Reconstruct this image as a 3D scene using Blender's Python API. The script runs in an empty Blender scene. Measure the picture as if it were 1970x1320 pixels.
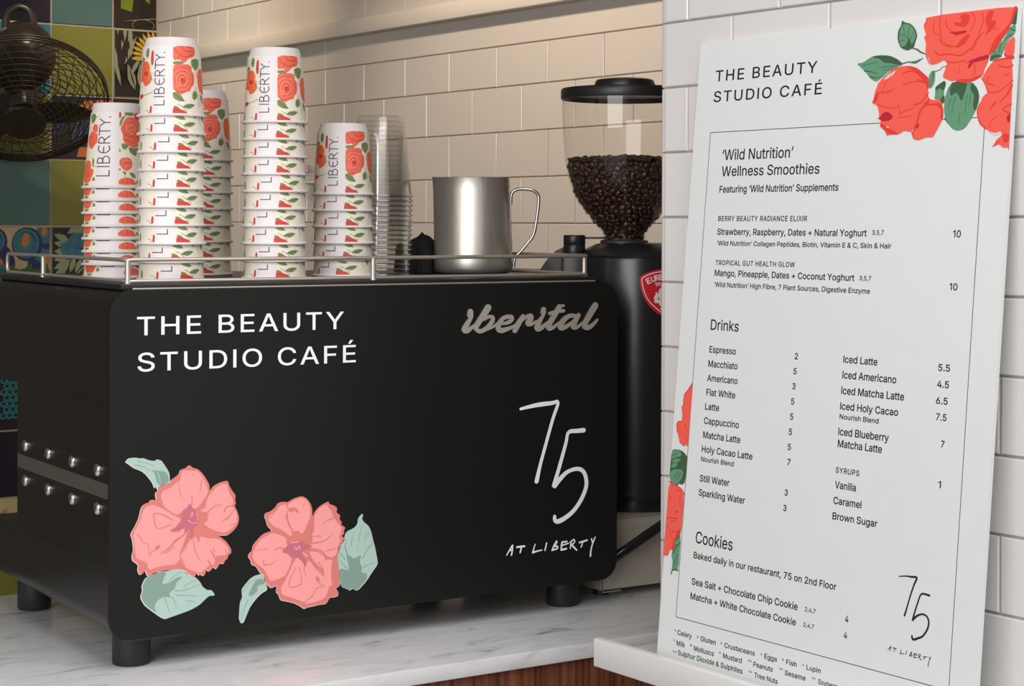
import bpy, bmesh, math, random
from mathutils import Vector, Matrix
from mathutils.geometry import tessellate_polygon
random.seed(7)
S = bpy.context.scene
COL = S.collection
PI = math.pi

# ------------------------------------------------------------------ camera
EYE = 1.45                       # camera height; the marble worktop is at 0.90
YAW = math.radians(32.8)
cd = bpy.data.cameras.new('camera'); cam = bpy.data.objects.new('camera', cd); COL.objects.link(cam)
cd.sensor_width = 36.0; cd.sensor_fit = 'HORIZONTAL'
cd.lens = 3473.0 / 1970.0 * 36.0
cd.shift_y = -(660 - 429) / 1970.0
cd.clip_start = 0.05; cd.clip_end = 60
cam.matrix_world = Matrix.Translation((-0.7745, -2.1, EYE)) @ Matrix.Rotation(-YAW, 4, 'Z') @ Matrix.Rotation(PI/2, 4, 'X') @ Matrix.Rotation(math.radians(0.2), 4, 'Z')
S.camera = cam
CAM = Vector((-0.7745, -2.1, EYE))
FW = Vector((math.sin(YAW), math.cos(YAW), 0)); RT = Vector((math.cos(YAW), -math.sin(YAW), 0))

# ------------------------------------------------------------------ world, lights, exposure
S.view_settings.view_transform = 'Standard'; S.view_settings.look = 'None'
S.view_settings.gamma = 1.0; S.view_settings.use_curve_mapping = False
S.view_settings.exposure = 0.0
S.cycles.transparent_max_bounces = 80
S.cycles.max_bounces = 10
S.cycles.use_denoising = True
S.cycles.sample_clamp_indirect = 6.0
W = bpy.data.worlds.new('room_ambience'); S.world = W; W.use_nodes = True
wn = W.node_tree.nodes; wl = W.node_tree.links; bg = wn['Background']
wt = wn.new('ShaderNodeTexCoord')
def lobe(d, lo, hi):
    dp = wn.new('ShaderNodeVectorMath'); dp.operation = 'DOT_PRODUCT'; dp.inputs[1].default_value = Vector(d).normalized(); wl.new(wt.outputs['Generated'], dp.inputs[0])
    mr = wn.new('ShaderNodeMapRange'); mr.interpolation_type = 'SMOOTHSTEP'; mr.inputs['From Min'].default_value = lo; mr.inputs['From Max'].default_value = hi; wl.new(dp.outputs['Value'], mr.inputs['Value']); return mr.outputs[0]
m1 = wn.new('ShaderNodeMix'); m1.data_type = 'RGBA'; m1.inputs[6].default_value = (0.13, 0.115, 0.10, 1); m1.inputs[7].default_value = (1.0, 0.99, 0.975, 1)   # dim shop interior / bright shop front behind the customer
wl.new(lobe((-0.45, -0.85, 0.35), -0.1, 0.75), m1.inputs[0]); wl.new(m1.outputs[2], bg.inputs[0]); bg.inputs[1].default_value = 0.62
def area(name, loc, target, sx, sy, power, color):
    l = bpy.data.lights.new(name, 'AREA'); l.shape = 'RECTANGLE'; l.size = sx; l.size_y = sy; l.energy = power; l.color = color
    o = bpy.data.objects.new(name, l); COL.objects.link(o); o.location = loc
    o.rotation_euler = (Vector(target) - Vector(loc)).to_track_quat('-Z', 'Y').to_euler(); return o
area('shop_window_light', (-2.6, -2.4, 2.3), (0.4, -0.2, 1.25), 2.2, 2.0, 78, (1.0, 0.985, 0.97))
area('hall_ceiling_light', (0.2, -2.0, 3.6), (0.3, -0.1, 1.0), 2.4, 1.6, 64, (1.0, 0.965, 0.94))
def spot(name, loc, target, power, color, size, blend=0.8, rad=0.05):
    l = bpy.data.lights.new(name, 'SPOT'); l.energy = power; l.color = color; l.spot_size = math.radians(size); l.spot_blend = blend; l.shadow_soft_size = rad
    o = bpy.data.objects.new(name, l); COL.objects.link(o); o.location = loc
    o.rotation_euler = (Vector(target) - Vector(loc)).to_track_quat('-Z', 'Y').to_euler(); return o
spot('recess_spot_light', (0.75, 2.0, 2.66), (1.33, 2.55, 2.05), 26, (1.0, 0.74, 0.5), 70)
spot('recess_downlight', (0.62, 0.95, 2.68), (1.38, 1.1, 1.65), 64, (1.0, 0.81, 0.64), 95)

spot('added_back_fill', (0.75, 2.15, 2.68), (1.05, 3.0, 1.55), 34, (1.0, 0.90, 0.78), 80)  # added fill with no known lamp behind it; brightens the coloured back tiles

# ------------------------------------------------------------------ helpers
def link(o): COL.objects.link(o); return o
def newmesh(name, verts, faces, mats, midx=None, smooth=False):
    m = bpy.data.meshes.new(name); m.from_pydata([tuple(v) for v in verts], [], faces)
    for a in mats: m.materials.append(a)
    if midx: m.polygons.foreach_set('material_index', midx)
    if smooth: m.polygons.foreach_set('use_smooth', [True]*len(m.polygons))
    m.update(); return m
def obj(name, mesh, parent=None):
    o = bpy.data.objects.new(name, mesh); link(o)
    if parent is not None:
        o.parent = parent
    return o
def bmobj(name, bm, mats, parent=None, smooth=None, angle=35):
    m = bpy.data.meshes.new(name)
    bmesh.ops.recalc_face_normals(bm, faces=bm.faces)
    bm.to_mesh(m); bm.free()
    for a in (mats if isinstance(mats, (list, tuple)) else [mats]): m.materials.append(a)
    if smooth is not None and smooth:
        m.polygons.foreach_set('use_smooth', [True]*len(m.polygons))
        m.set_sharp_from_angle(angle=math.radians(angle))
    m.update()
    return obj(name, m, parent)
def thing(name, label, cat, loc=(0, 0, 0), rz=0, group=None):
    o = bpy.data.objects.new(name, None); link(o); o.location = loc; o.rotation_euler = (0, 0, rz); o.empty_display_size = 0.05
    tag(o, label, cat, group); return o
def tag(o, label=None, cat=None, group=None, kind=None):
    if label: o['label'] = label
    if cat: o['category'] = cat
    if group: o['group'] = group
    if kind: o['kind'] = kind
    return o
def add_box(bm, x0, x1, y0, y1, z0, z1, bev=0.0, seg=2, mi=0):
    vs = [bm.verts.new(p) for p in ((x0,y0,z0),(x1,y0,z0),(x1,y1,z0),(x0,y1,z0),(x0,y0,z1),(x1,y0,z1),(x1,y1,z1),(x0,y1,z1))]
    fs = [bm.faces.new([vs[i] for i in f]) for f in ((0,3,2,1),(4,5,6,7),(0,1,5,4),(1,2,6,5),(2,3,7,6),(3,0,4,7))]
    for f in fs: f.material_index = mi
    if bev > 0:
        es = list({e for f in fs for e in f.edges})
        r = bmesh.ops.bevel(bm, geom=es, offset=bev, segments=seg, affect='EDGES', profile=0.5)
        for f in r['faces']: f.material_index = mi
def box(name, m, x0, x1, y0, y1, z0, z1, bev=0.0, parent=None, seg=2):
    bm = bmesh.new(); add_box(bm, x0, x1, y0, y1, z0, z1, bev, seg); return bmobj(name, bm, m, parent, smooth=bev > 0)
def add_lathe(bm, prof, cx=0, cy=0, seg=48, mi=0, closed=False, sx=1.0, sy=1.0):
    rings = []
    for r, z in prof:
        if r < 1e-6: rings.append([bm.verts.new((cx, cy, z))])
        else: rings.append([bm.verts.new((cx + sx*r*math.cos(2*PI*k/seg), cy + sy*r*math.sin(2*PI*k/seg), z)) for k in range(seg)])
    pairs = list(zip(rings, rings[1:])) + ([(rings[-1], rings[0])] if closed else [])
    for a, b in pairs:
        for k in range(seg):
            k2 = (k+1) % seg
            if len(a) == 1 and len(b) == 1: continue
            if len(a) == 1: f = bm.faces.new((a[0], b[k2], b[k]))
            elif len(b) == 1: f = bm.faces.new((a[k], a[k2], b[0]))
            else: f = bm.faces.new((a[k], a[k2], b[k2], b[k]))
            f.material_index = mi; f.smooth = True
def lathe(name, prof, m, parent=None, cx=0, cy=0, seg=48, angle=35, closed=False, sx=1.0, sy=1.0):
    bm = bmesh.new(); add_lathe(bm, prof, cx, cy, seg, 0, closed, sx, sy); return bmobj(name, bm, m, parent, smooth=True, angle=angle)
def catmull(pts, n=6, closed=False):
    P = [Vector(p) for p in pts]; out = []
    N = len(P)
    rng = range(N if closed else N-1)
    for i in rng:
        p1, p2 = P[i], P[(i+1) % N]
        p0 = P[(i-1) % N] if (closed or i > 0) else p1*2 - p2
        p3 = P[(i+2) % N] if (closed or i+2 < N) else p2*2 - p1
        for k in range(n):
            t = k/n
            out.append(0.5*((2*p1) + (p2-p0)*t + (2*p0-5*p1+4*p2-p3)*t*t + (3*p1-p0-3*p2+p3)*t**3))
    if not closed: out.append(P[-1])
    return out
def add_tube(bm, pts, r, seg=10, closed=False, mi=0, caps=True):
    P = [Vector(p) for p in pts]; N = len(P)
    rr = r if isinstance(r, (list, tuple)) else [r]*N
    rings = []; nrm = None
    for i in range(N):
        if closed: t = (P[(i+1) % N] - P[i-1])
        else: t = (P[min(i+1, N-1)] - P[max(i-1, 0)])
        t.normalize()
        if nrm is None:
            nrm = t.orthogonal().normalized()
        else:
            nrm = (nrm - t*nrm.dot(t))
            if nrm.length < 1e-6: nrm = t.orthogonal()
            nrm.normalize()
        bn = t.cross(nrm)
        rings.append([bm.verts.new(P[i] + (nrm*math.cos(2*PI*k/seg) + bn*math.sin(2*PI*k/seg))*rr[i]) for k in range(seg)])
    pr = list(zip(rings, rings[1:])) + ([(rings[-1], rings[0])] if closed else [])
    for a, b in pr:
        for k in range(seg):
            f = bm.faces.new((a[k], a[(k+1) % seg], b[(k+1) % seg], b[k])); f.material_index = mi; f.smooth = True
    if caps and not closed:
        for q in (rings[0], rings[-1]):
            f = bm.faces.new(q); f.material_index = mi
def tube(name, pts, r, m, parent=None, seg=10, closed=False):
    bm = bmesh.new(); add_tube(bm, pts, r, seg, closed); return bmobj(name, bm, m, parent, smooth=True, angle=50)
def rrect(x0, x1, z0, z1, r, n=8, corners=(1, 1, 1, 1)):
    # rounded rectangle outline, ccw; corners = bl, br, tr, tl
    out = []
    for (cx, cz, a0, on) in ((x0+r, z0+r, PI, corners[0]), (x1-r, z0+r, 1.5*PI, corners[1]), (x1-r, z1-r, 0, corners[2]), (x0+r, z1-r, 0.5*PI, corners[3])):
        if on: out += [(cx + r*math.cos(a0 + k*PI/2/n), cz + r*math.sin(a0 + k*PI/2/n)) for k in range(n+1)]
        else: out.append((x0 if cx < (x0+x1)/2 else x1, z0 if cz < (z0+z1)/2 else z1))
    return out
def add_prism_y(bm, outline, y0, y1, mi=0, bev=0.0):
    a = [bm.verts.new((x, y0, z)) for x, z in outline]; b = [bm.verts.new((x, y1, z)) for x, z in outline]
    n = len(a)
    fa = bm.faces.new(a); fb = bm.faces.new(list(reversed(b))); fa.material_index = fb.material_index = mi
    for k in range(n):
        f = bm.faces.new((a[k], b[k], b[(k+1) % n], a[(k+1) % n])); f.material_index = mi
    if bev: bmesh.ops.bevel(bm, geom=list(fa.edges), offset=bev, segments=2, affect='EDGES', profile=0.5)

# ------------------------------------------------------------------ materials
def srgb(r, g, b):
    f = lambda c: (c/255/12.92) if c/255 <= 0.04045 else ((c/255+0.055)/1.055)**2.4
    return (f(r), f(g), f(b))
def mat(name, col, rough=0.5, metal=0.0, noise=0.04, scale=30.0, spec=0.5, coat=0.0, rnoise=0.0, bump=0.0, aniso=None, stretch=None):
    m = bpy.data.materials.new(name); m.use_nodes = True; nt = m.node_tree; N = nt.nodes; L = nt.links
    b = N['Principled BSDF']
    b.inputs['Roughness'].default_value = rough; b.inputs['Metallic'].default_value = metal
    b.inputs['Specular IOR Level'].default_value = spec; b.inputs['Coat Weight'].default_value = coat; b.inputs['Coat Roughness'].default_value = 0.06
    tc = N.new('ShaderNodeTexCoord'); nz = N.new('ShaderNodeTexNoise'); nz.inputs['Scale'].default_value = scale; nz.inputs['Detail'].default_value = 4
    if stretch:
        mp = N.new('ShaderNodeMapping'); mp.inputs['Scale'].default_value = stretch; L.new(tc.outputs['Object'], mp.inputs[0]); L.new(mp.outputs[0], nz.inputs['Vector'])
    else: L.new(tc.outputs['Object'], nz.inputs['Vector'])
    rp = N.new('ShaderNodeMapRange'); rp.inputs['To Min'].default_value = 1-noise; rp.inputs['To Max'].default_value = 1+noise
    L.new(nz.outputs['Fac'], rp.inputs['Value'])
    mx = N.new('ShaderNodeVectorMath'); mx.operation = 'SCALE'; mx.inputs[0].default_value = col; L.new(rp.outputs[0], mx.inputs['Scale'])
    L.new(mx.outputs[0], b.inputs['Base Color'])
    if rnoise:
        r2 = N.new('ShaderNodeMapRange'); r2.inputs['To Min'].default_value = max(0.02, rough-rnoise); r2.inputs['To Max'].default_value = rough+rnoise
        L.new(nz.outputs['Fac'], r2.inputs['Value']); L.new(r2.outputs[0], b.inputs['Roughness'])
    if bump:
        bp = N.new('ShaderNodeBump'); bp.inputs['Strength'].default_value = bump; bp.inputs['Distance'].default_value = 0.002
        L.new(nz.outputs['Fac'], bp.inputs['Height']); L.new(bp.outputs[0], b.inputs['Normal'])
    if aniso: b.inputs['Anisotropic'].default_value = aniso
    return m
def clear(name, tint, base, edge, rough=0.03):
    # thin clear plastic: Fresnel mix of see-through and glossy
    m = bpy.data.materials.new(name); m.use_nodes = True; nt = m.node_tree; N = nt.nodes; L = nt.links
    N.remove(N['Principled BSDF']); out = N['Material Output']
    tr = N.new('ShaderNodeBsdfTransparent'); tr.inputs[0].default_value = (*tint, 1)
    gl = N.new('ShaderNodeBsdfGlossy'); gl.inputs['Roughness'].default_value = rough
    lw = N.new('ShaderNodeLayerWeight'); lw.inputs[0].default_value = 0.5
    pw = N.new('ShaderNodeMath'); pw.operation = 'POWER'; pw.inputs[1].default_value = 4.0; L.new(lw.outputs['Facing'], pw.inputs[0])
    ml = N.new('ShaderNodeMath'); ml.operation = 'MULTIPLY_ADD'; ml.inputs[1].default_value = edge; ml.inputs[2].default_value = base; L.new(pw.outputs[0], ml.inputs[0])
    mx = N.new('ShaderNodeMixShader'); L.new(ml.outputs[0], mx.inputs[0]); L.new(tr.outputs[0], mx.inputs[1]); L.new(gl.outputs[0], mx.inputs[2]); L.new(mx.outputs[0], out.inputs[0])
    return m
def marble():
    m = mat('white_marble', (0.62, 0.62, 0.62), 0.22, noise=0.06, scale=6, spec=0.5); nt = m.node_tree; N = nt.nodes; L = nt.links; b = N['Principled BSDF']
    tc = N.new('ShaderNodeTexCoord'); mp = N.new('ShaderNodeMapping'); mp.inputs['Rotation'].default_value = (0, 0, math.radians(-28)); mp.inputs['Scale'].default_value = (5.0, 17.0, 9.0)
    L.new(tc.outputs['Object'], mp.inputs[0])
    n1 = N.new('ShaderNodeTexNoise'); n1.inputs['Scale'].default_value = 2.2; n1.inputs['Detail'].default_value = 9; n1.inputs['Roughness'].default_value = 0.62; n1.inputs['Distortion'].default_value = 0.8
    L.new(mp.outputs[0], n1.inputs['Vector'])
    cr = N.new('ShaderNodeValToRGB'); e = cr.color_ramp.elements
    e[0].position = 0.27; e[0].color = (0.22, 0.235, 0.255, 1); e[1].position = 0.47; e[1].color = (0.69, 0.695, 0.71, 1)
    x = cr.color_ramp.elements.new(0.37); x.color = (0.57, 0.58, 0.60, 1)
    x = cr.color_ramp.elements.new(0.75); x.color = (0.76, 0.76, 0.77, 1)
    L.new(n1.outputs['Fac'], cr.inputs[0]); L.new(cr.outputs[0], b.inputs['Base Color']); return m
def wood():
    m = mat('dark_walnut', srgb(104, 60, 42), 0.35, noise=0.3, scale=1.0, stretch=(160, 160, 2.5), spec=0.4); nt = m.node_tree; N = nt.nodes; L = nt.links; b = N['Principled BSDF']
    nz = [n for n in N if n.type == 'TEX_NOISE'][0]
    cr = N.new('ShaderNodeValToRGB'); e = cr.color_ramp.elements; e[0].position = 0.3; e[0].color = (*srgb(62, 34, 24), 1); e[1].position = 0.7; e[1].color = (*srgb(132, 80, 55), 1)
    L.new(nz.outputs['Fac'], cr.inputs[0]); L.new(cr.outputs[0], b.inputs['Base Color']); return m
M = {}
M['tile_white'] = mat('glazed_white_tile', (0.68, 0.665, 0.66), 0.16, noise=0.015, scale=9, coat=0.3)
M['tile_warm_lit'] = mat('glazed_warm_lit_tile', (0.65, 0.60, 0.54), 0.18, noise=0.03, scale=9, coat=0.3)  # same white tile, the recess's warm light put into its colour
M['grout'] = mat('grey_grout', (0.44, 0.42, 0.40), 0.9, noise=0.08, scale=60)
M['grout_warm'] = mat('beige_grout', (0.42, 0.35, 0.28), 0.9, noise=0.08, scale=60)
M['paint'] = mat('white_paint', (0.74, 0.74, 0.735), 0.45, noise=0.015)
M['paint_warm'] = mat('cream_paint', (0.70, 0.65, 0.57), 0.5, noise=0.02)
M['board'] = mat('white_print_board', (0.65, 0.634, 0.634), 0.42, noise=0.008)
M['board_edge'] = mat('foam_board_edge', (0.66, 0.69, 0.69), 0.6, noise=0.02)
M['black_metal'] = mat('satin_black_metal', (0.0062, 0.0070, 0.0069), 0.45, noise=0.10, scale=300, spec=0.33)
M['black_side'] = mat('satin_black_side', (0.0062, 0.0054, 0.0044), 0.3, noise=0.12, scale=120, spec=0.5)
M['black_plastic'] = mat('black_plastic', (0.014, 0.014, 0.015), 0.38, noise=0.1)
M['black_gloss'] = mat('black_gloss', (0.010, 0.010, 0.011), 0.2, noise=0.1)
M['grey_plastic'] = mat('dark_grey_plastic', (0.035, 0.034, 0.032), 0.5, noise=0.1)
M['rubber'] = mat('black_rubber', (0.012, 0.012, 0.013), 0.5, noise=0.1)
M['steel'] = mat('brushed_steel', (0.64, 0.60, 0.55), 0.35, 0.85, noise=0.10, scale=1.0, stretch=(300, 300, 6), rnoise=0.06)
M['steel_flat'] = mat('dull_steel', (0.50, 0.47, 0.42), 0.36, 1.0, noise=0.08, scale=1.0, stretch=(8, 8, 260), rnoise=0.05)
M['drawer_steel'] = mat('warm_drawer_steel', (0.50, 0.455, 0.395), 0.42, 0.45, noise=0.06, scale=1.0, stretch=(6, 6, 240), rnoise=0.05)
M['rail_steel'] = mat('warm_rail_steel', (0.58, 0.52, 0.45), 0.3, 0.7, noise=0.04, scale=40)
M['grinder'] = mat('satin_grinder_black', (0.012, 0.0135, 0.015), 0.3, noise=0.08, scale=200, spec=0.6)
M['chrome'] = mat('polished_chrome', (0.70, 0.68, 0.65), 0.12, 1.0, noise=0.03)
M['clear_rim'] = clear('clear_rim_plastic', (0.93, 0.93, 0.92), 0.30, 0.6)
M['badge'] = mat('champagne_steel', (0.62, 0.565, 0.50), 0.48, 0.6, noise=0.08, scale=40)
M['paper'] = mat('cream_paper', srgb(236, 229, 213), 0.55, noise=0.015)
M['paper_white'] = mat('white_paper', srgb(230, 224, 222), 0.5, noise=0.012)
M['clear_cup'] = clear('clear_cup_plastic', (0.99, 0.99, 0.988), 0.045, 0.6)
M['clear_hopper'] = clear('clear_hopper_plastic', (0.96, 0.95, 0.935), 0.05, 0.45, 0.02)
M['bean'] = mat('roasted_coffee', (0.040, 0.018, 0.011), 0.34, noise=0.45, scale=45, spec=0.5)
M['cloth'] = mat('black_cloth', (0.013, 0.013, 0.015), 0.95, noise=0.3, scale=160, bump=0.6)
M['fan'] = mat('bronze_black_metal', (0.028, 0.019, 0.012), 0.33, noise=0.15, spec=0.5)
M['marble'] = marble(); M['wood'] = wood()
M['floor'] = mat('floor_stone', (0.22, 0.20, 0.18), 0.5, noise=0.1, scale=3)
M['shade'] = mat('ceiling_paint', (0.55, 0.50, 0.44), 0.8, noise=0.03)
INK = {}
for k, c, r in (('lw', (226, 226, 226), .5), ('pl', (176, 203, 194), .5), ('pd', (133, 161, 149), .5), ('co', (224, 128, 120), .5), ('pi', (252, 164, 164), .5), ('pu', (203, 112, 130), .5),
        ('wh', (248, 248, 252), .45), ('bk', (24, 21, 22), .5), ('gm', (92, 143, 112), .5), ('gd', (58, 88, 60), .5), ('rm', (232, 90, 76), .5), ('rd', (214, 56, 46), .5), ('rx', (176, 30, 46), .5), ('wb', (206, 204, 204), .5),
        ('cw', (229, 224, 226), .5), ('cr', (236, 108, 84), .5), ('cm', (242, 124, 100), .5), ('cd', (206, 62, 52), .5), ('cg', (118, 138, 88), .5), ('ck', (70, 84, 50), .5), ('co2', (240, 104, 70), .5), ('cy', (244, 168, 80), .5), ('tx', (58, 47, 51), .5)):
    INK[k] = mat('ink_' + k, srgb(*c), r, noise=0.015, scale=80)
INK['st'] = M['badge']

# ------------------------------------------------------------------ flat print: polygons, strokes and type
def chaikin(pts):
    out = []
    n = len(pts)
    for i in range(n):
        a, b = pts[i], pts[(i+1) % n]
        out.append((a[0]*.8 + b[0]*.2, a[1]*.8 + b[1]*.2)); out.append((a[0]*.2 + b[0]*.8, a[1]*.2 + b[1]*.8))
    return out
def nonzero_fill(P):
    """overlapping outlines -> non-overlapping trapezoids"""
    E = []
    for q in P:
        for i in range(len(q)):
            a, b = q[i], q[(i+1) % len(q)]
            if abs(a[1]-b[1]) > 1e-6: E.append((a, b, 1) if a[1] < b[1] else (b, a, -1))
    ys = {round(v, 4) for a, b, s in E for v in (a[1], b[1])}
    for i in range(len(E)):
        for j in range(i):
            (p, r, _), (u, w, _) = E[i], E[j]
            d = (r[0]-p[0])*(w[1]-u[1]) - (r[1]-p[1])*(w[0]-u[0])
            if abs(d) < 1e-9: continue
            t = ((u[0]-p[0])*(w[1]-u[1]) - (u[1]-p[1])*(w[0]-u[0]))/d; k = ((u[0]-p[0])*(r[1]-p[1]) - (u[1]-p[1])*(r[0]-p[0]))/d
            if 1e-6 < t < 1-1e-6 and 1e-6 < k < 1-1e-6: ys.add(round(p[1] + t*(r[1]-p[1]), 4))
    ys = sorted(ys); out = []
    X = lambda e, y: e[0][0] + (e[1][0]-e[0][0])*(y-e[0][1])/(e[1][1]-e[0][1])
    for y0, y1 in zip(ys, ys[1:]):
        if y1-y0 < 1e-5: continue
        ym = (y0+y1)/2
        act = sorted([(X(e, ym), e) for e in E if e[0][1] < ym < e[1][1]], key=lambda z: z[0])
        w = 0
        for x, e in act:
            if w == 0: st = e
            w += e[2]
            if w == 0: out.append([(X(st, y0), y0), (X(e, y0), y0), (X(e, y1), y1), (X(st, y1), y1)])
    return out
def stroke_poly(pts, w):
    P = [Vector((p[0], p[1], 0)) for p in pts]
    C = catmull(P, 5) if len(P) > 2 else [P[0].lerp(P[1], k/4) for k in range(5)]
    n = len(C); Wd = []
    ww = list(w) if len(w) > 1 else [w[0], w[0]]
    for i in range(n):
        t = i/(n-1)*(len(ww)-1); k = min(int(t), len(ww)-2); Wd.append((ww[k] + (ww[k+1]-ww[k])*(t-k))/2)
    quads = []
    Lf, Rt = [], []
    for i in range(n):
        t = C[min(i+1, n-1)] - C[max(i-1, 0)]
        if t.length < 1e-9: t = Vector((1, 0, 0))
        t.normalize(); nn = Vector((-t.y, t.x, 0))
        Lf.append(C[i] + nn*Wd[i]); Rt.append(C[i] - nn*Wd[i])
    ar = lambda q: sum(q[i][0]*q[(i+1) % len(q)][1] - q[(i+1) % len(q)][0]*q[i][1] for i in range(len(q)))
    loops = [[(v.x, v.y) for v in Rt] + [(v.x, v.y) for v in reversed(Lf)]]
    if ar(loops[0]) < 0: loops[0].reverse()
    for c, r in ((C[0], Wd[0]), (C[-1], Wd[-1])):
        loops.append([(c.x + r*math.cos(2*PI*k/12 + 0.1), c.y + r*math.sin(2*PI*k/12 + 0.1)) for k in range(12)])
    return nonzero_fill(loops)
def tess(poly):
    t = tessellate_polygon([[Vector((p[0], p[1], 0)) for p in poly]])
    return [[poly[i] for i in tri] for tri in t]
def art_tris(items, smooth=True):
    """-> list of (ink, level, triangle)"""
    done = []; out = []
    for it in items:
        fl = it[-1]; pts = list(zip(fl[0::2], fl[1::2]))
        if it[0] == 'p': polys = [chaikin(pts) if smooth and it[1] != 'cw' else pts]
        else: polys = stroke_poly(pts, it[2])
        xs = [p[0] for q in polys for p in q]; ys = [p[1] for q in polys for p in q]
        bb = (min(xs), max(xs), min(ys), max(ys))
        lv = 1 + max([l for (b, l) in done if not (b[1] < bb[0] or b[0] > bb[1] or b[3] < bb[2] or b[2] > bb[3])] or [0])
        done.append((bb, lv))
        for q in polys:
            for t in (tess(q) if it[0] == 'p' else ([q] if len(q) > 4 else [q])): out.append((it[1], lv, t))
    return out
def art_mesh(name, items, fn, inks=None, thick=0):
    tr = art_tris(items); keys = []
    V, F, MI = [], [], []
    for ink, lv, t in tr:
        if ink not in keys: keys.append(ink)
        b0 = len(V); V += [fn(p[0], p[1], lv) for p in t]; F.append(list(range(b0, b0+len(t)))); MI.append(keys.index(ink))
    return newmesh(name, V, F, [INK[k] for k in keys], MI)
_gc = {}
def glyph(ch, bold):
    """one letter as trapezoids (non-zero winding fill of its outlines, in 1/1000 em)"""
    if (ch, bold) in _gc: return _gc[(ch, bold)]
    adv, loops = TYPE[ch]
    P = [[(float(l[i]), float(l[i+1])) for i in range(0, len(l), 2)] for l in loops]
    ar = lambda q: sum(q[i][0]*q[(i+1) % len(q)][1] - q[(i+1) % len(q)][0]*q[i][1] for i in range(len(q)))
    if P and bold:
        sg = 1 if ar(max(P, key=lambda q: abs(ar(q)))) > 0 else -1
        R = []
        for q in P:
            n = len(q); o = []
            for i in range(n):
                d1 = Vector((q[i][0]-q[i-1][0], q[i][1]-q[i-1][1])); d2 = Vector((q[(i+1) % n][0]-q[i][0], q[(i+1) % n][1]-q[i][1]))
                d1.normalize(); d2.normalize(); n1 = Vector((d1.y, -d1.x)); n2 = Vector((d2.y, -d2.x)); m = n1 + n2
                m = m/max(0.6, m.dot(n1)) if m.length > 1e-6 else n1
                o.append((q[i][0] + sg*bold*m.x, q[i][1] + sg*bold*m.y))
            R.append(o)
        P = R
    out = nonzero_fill(P)
    _gc[(ch, bold)] = (adv, out); return _gc[(ch, bold)]
def font_tris(txt, bold=0.0, space=0.0):
    vs, fs = [], []; x = 0
    for ch in txt:
        adv, q = glyph(ch, bold)
        for t in q: b0 = len(vs); vs += [(p[0] + x, p[1]) for p in t]; fs.append([b0, b0+1, b0+2, b0+3])
        x += adv + space
    return vs, fs, min(v[0] for v in vs), max(v[0] for v in vs), max(TYPE['H'][1][0][1::2])
def text_mesh(name, rows, fn, ink, bold=0.0, space=0.0, lv=1):
    V, F = [], []
    for txt, xa, xb, base, cap in rows:
        vs, fs, x0, x1, ch = font_tris(txt, bold, space)
        sx = (xb-xa)/(x1-x0); sy = cap/ch; b0 = len(V)
        V += [fn(xa + (v[0]-x0)*sx, base + v[1]*sy, lv) for v in vs]; F += [[i+b0 for i in f] for f in fs]
    return newmesh(name, V, F, [INK[ink]])
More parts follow.
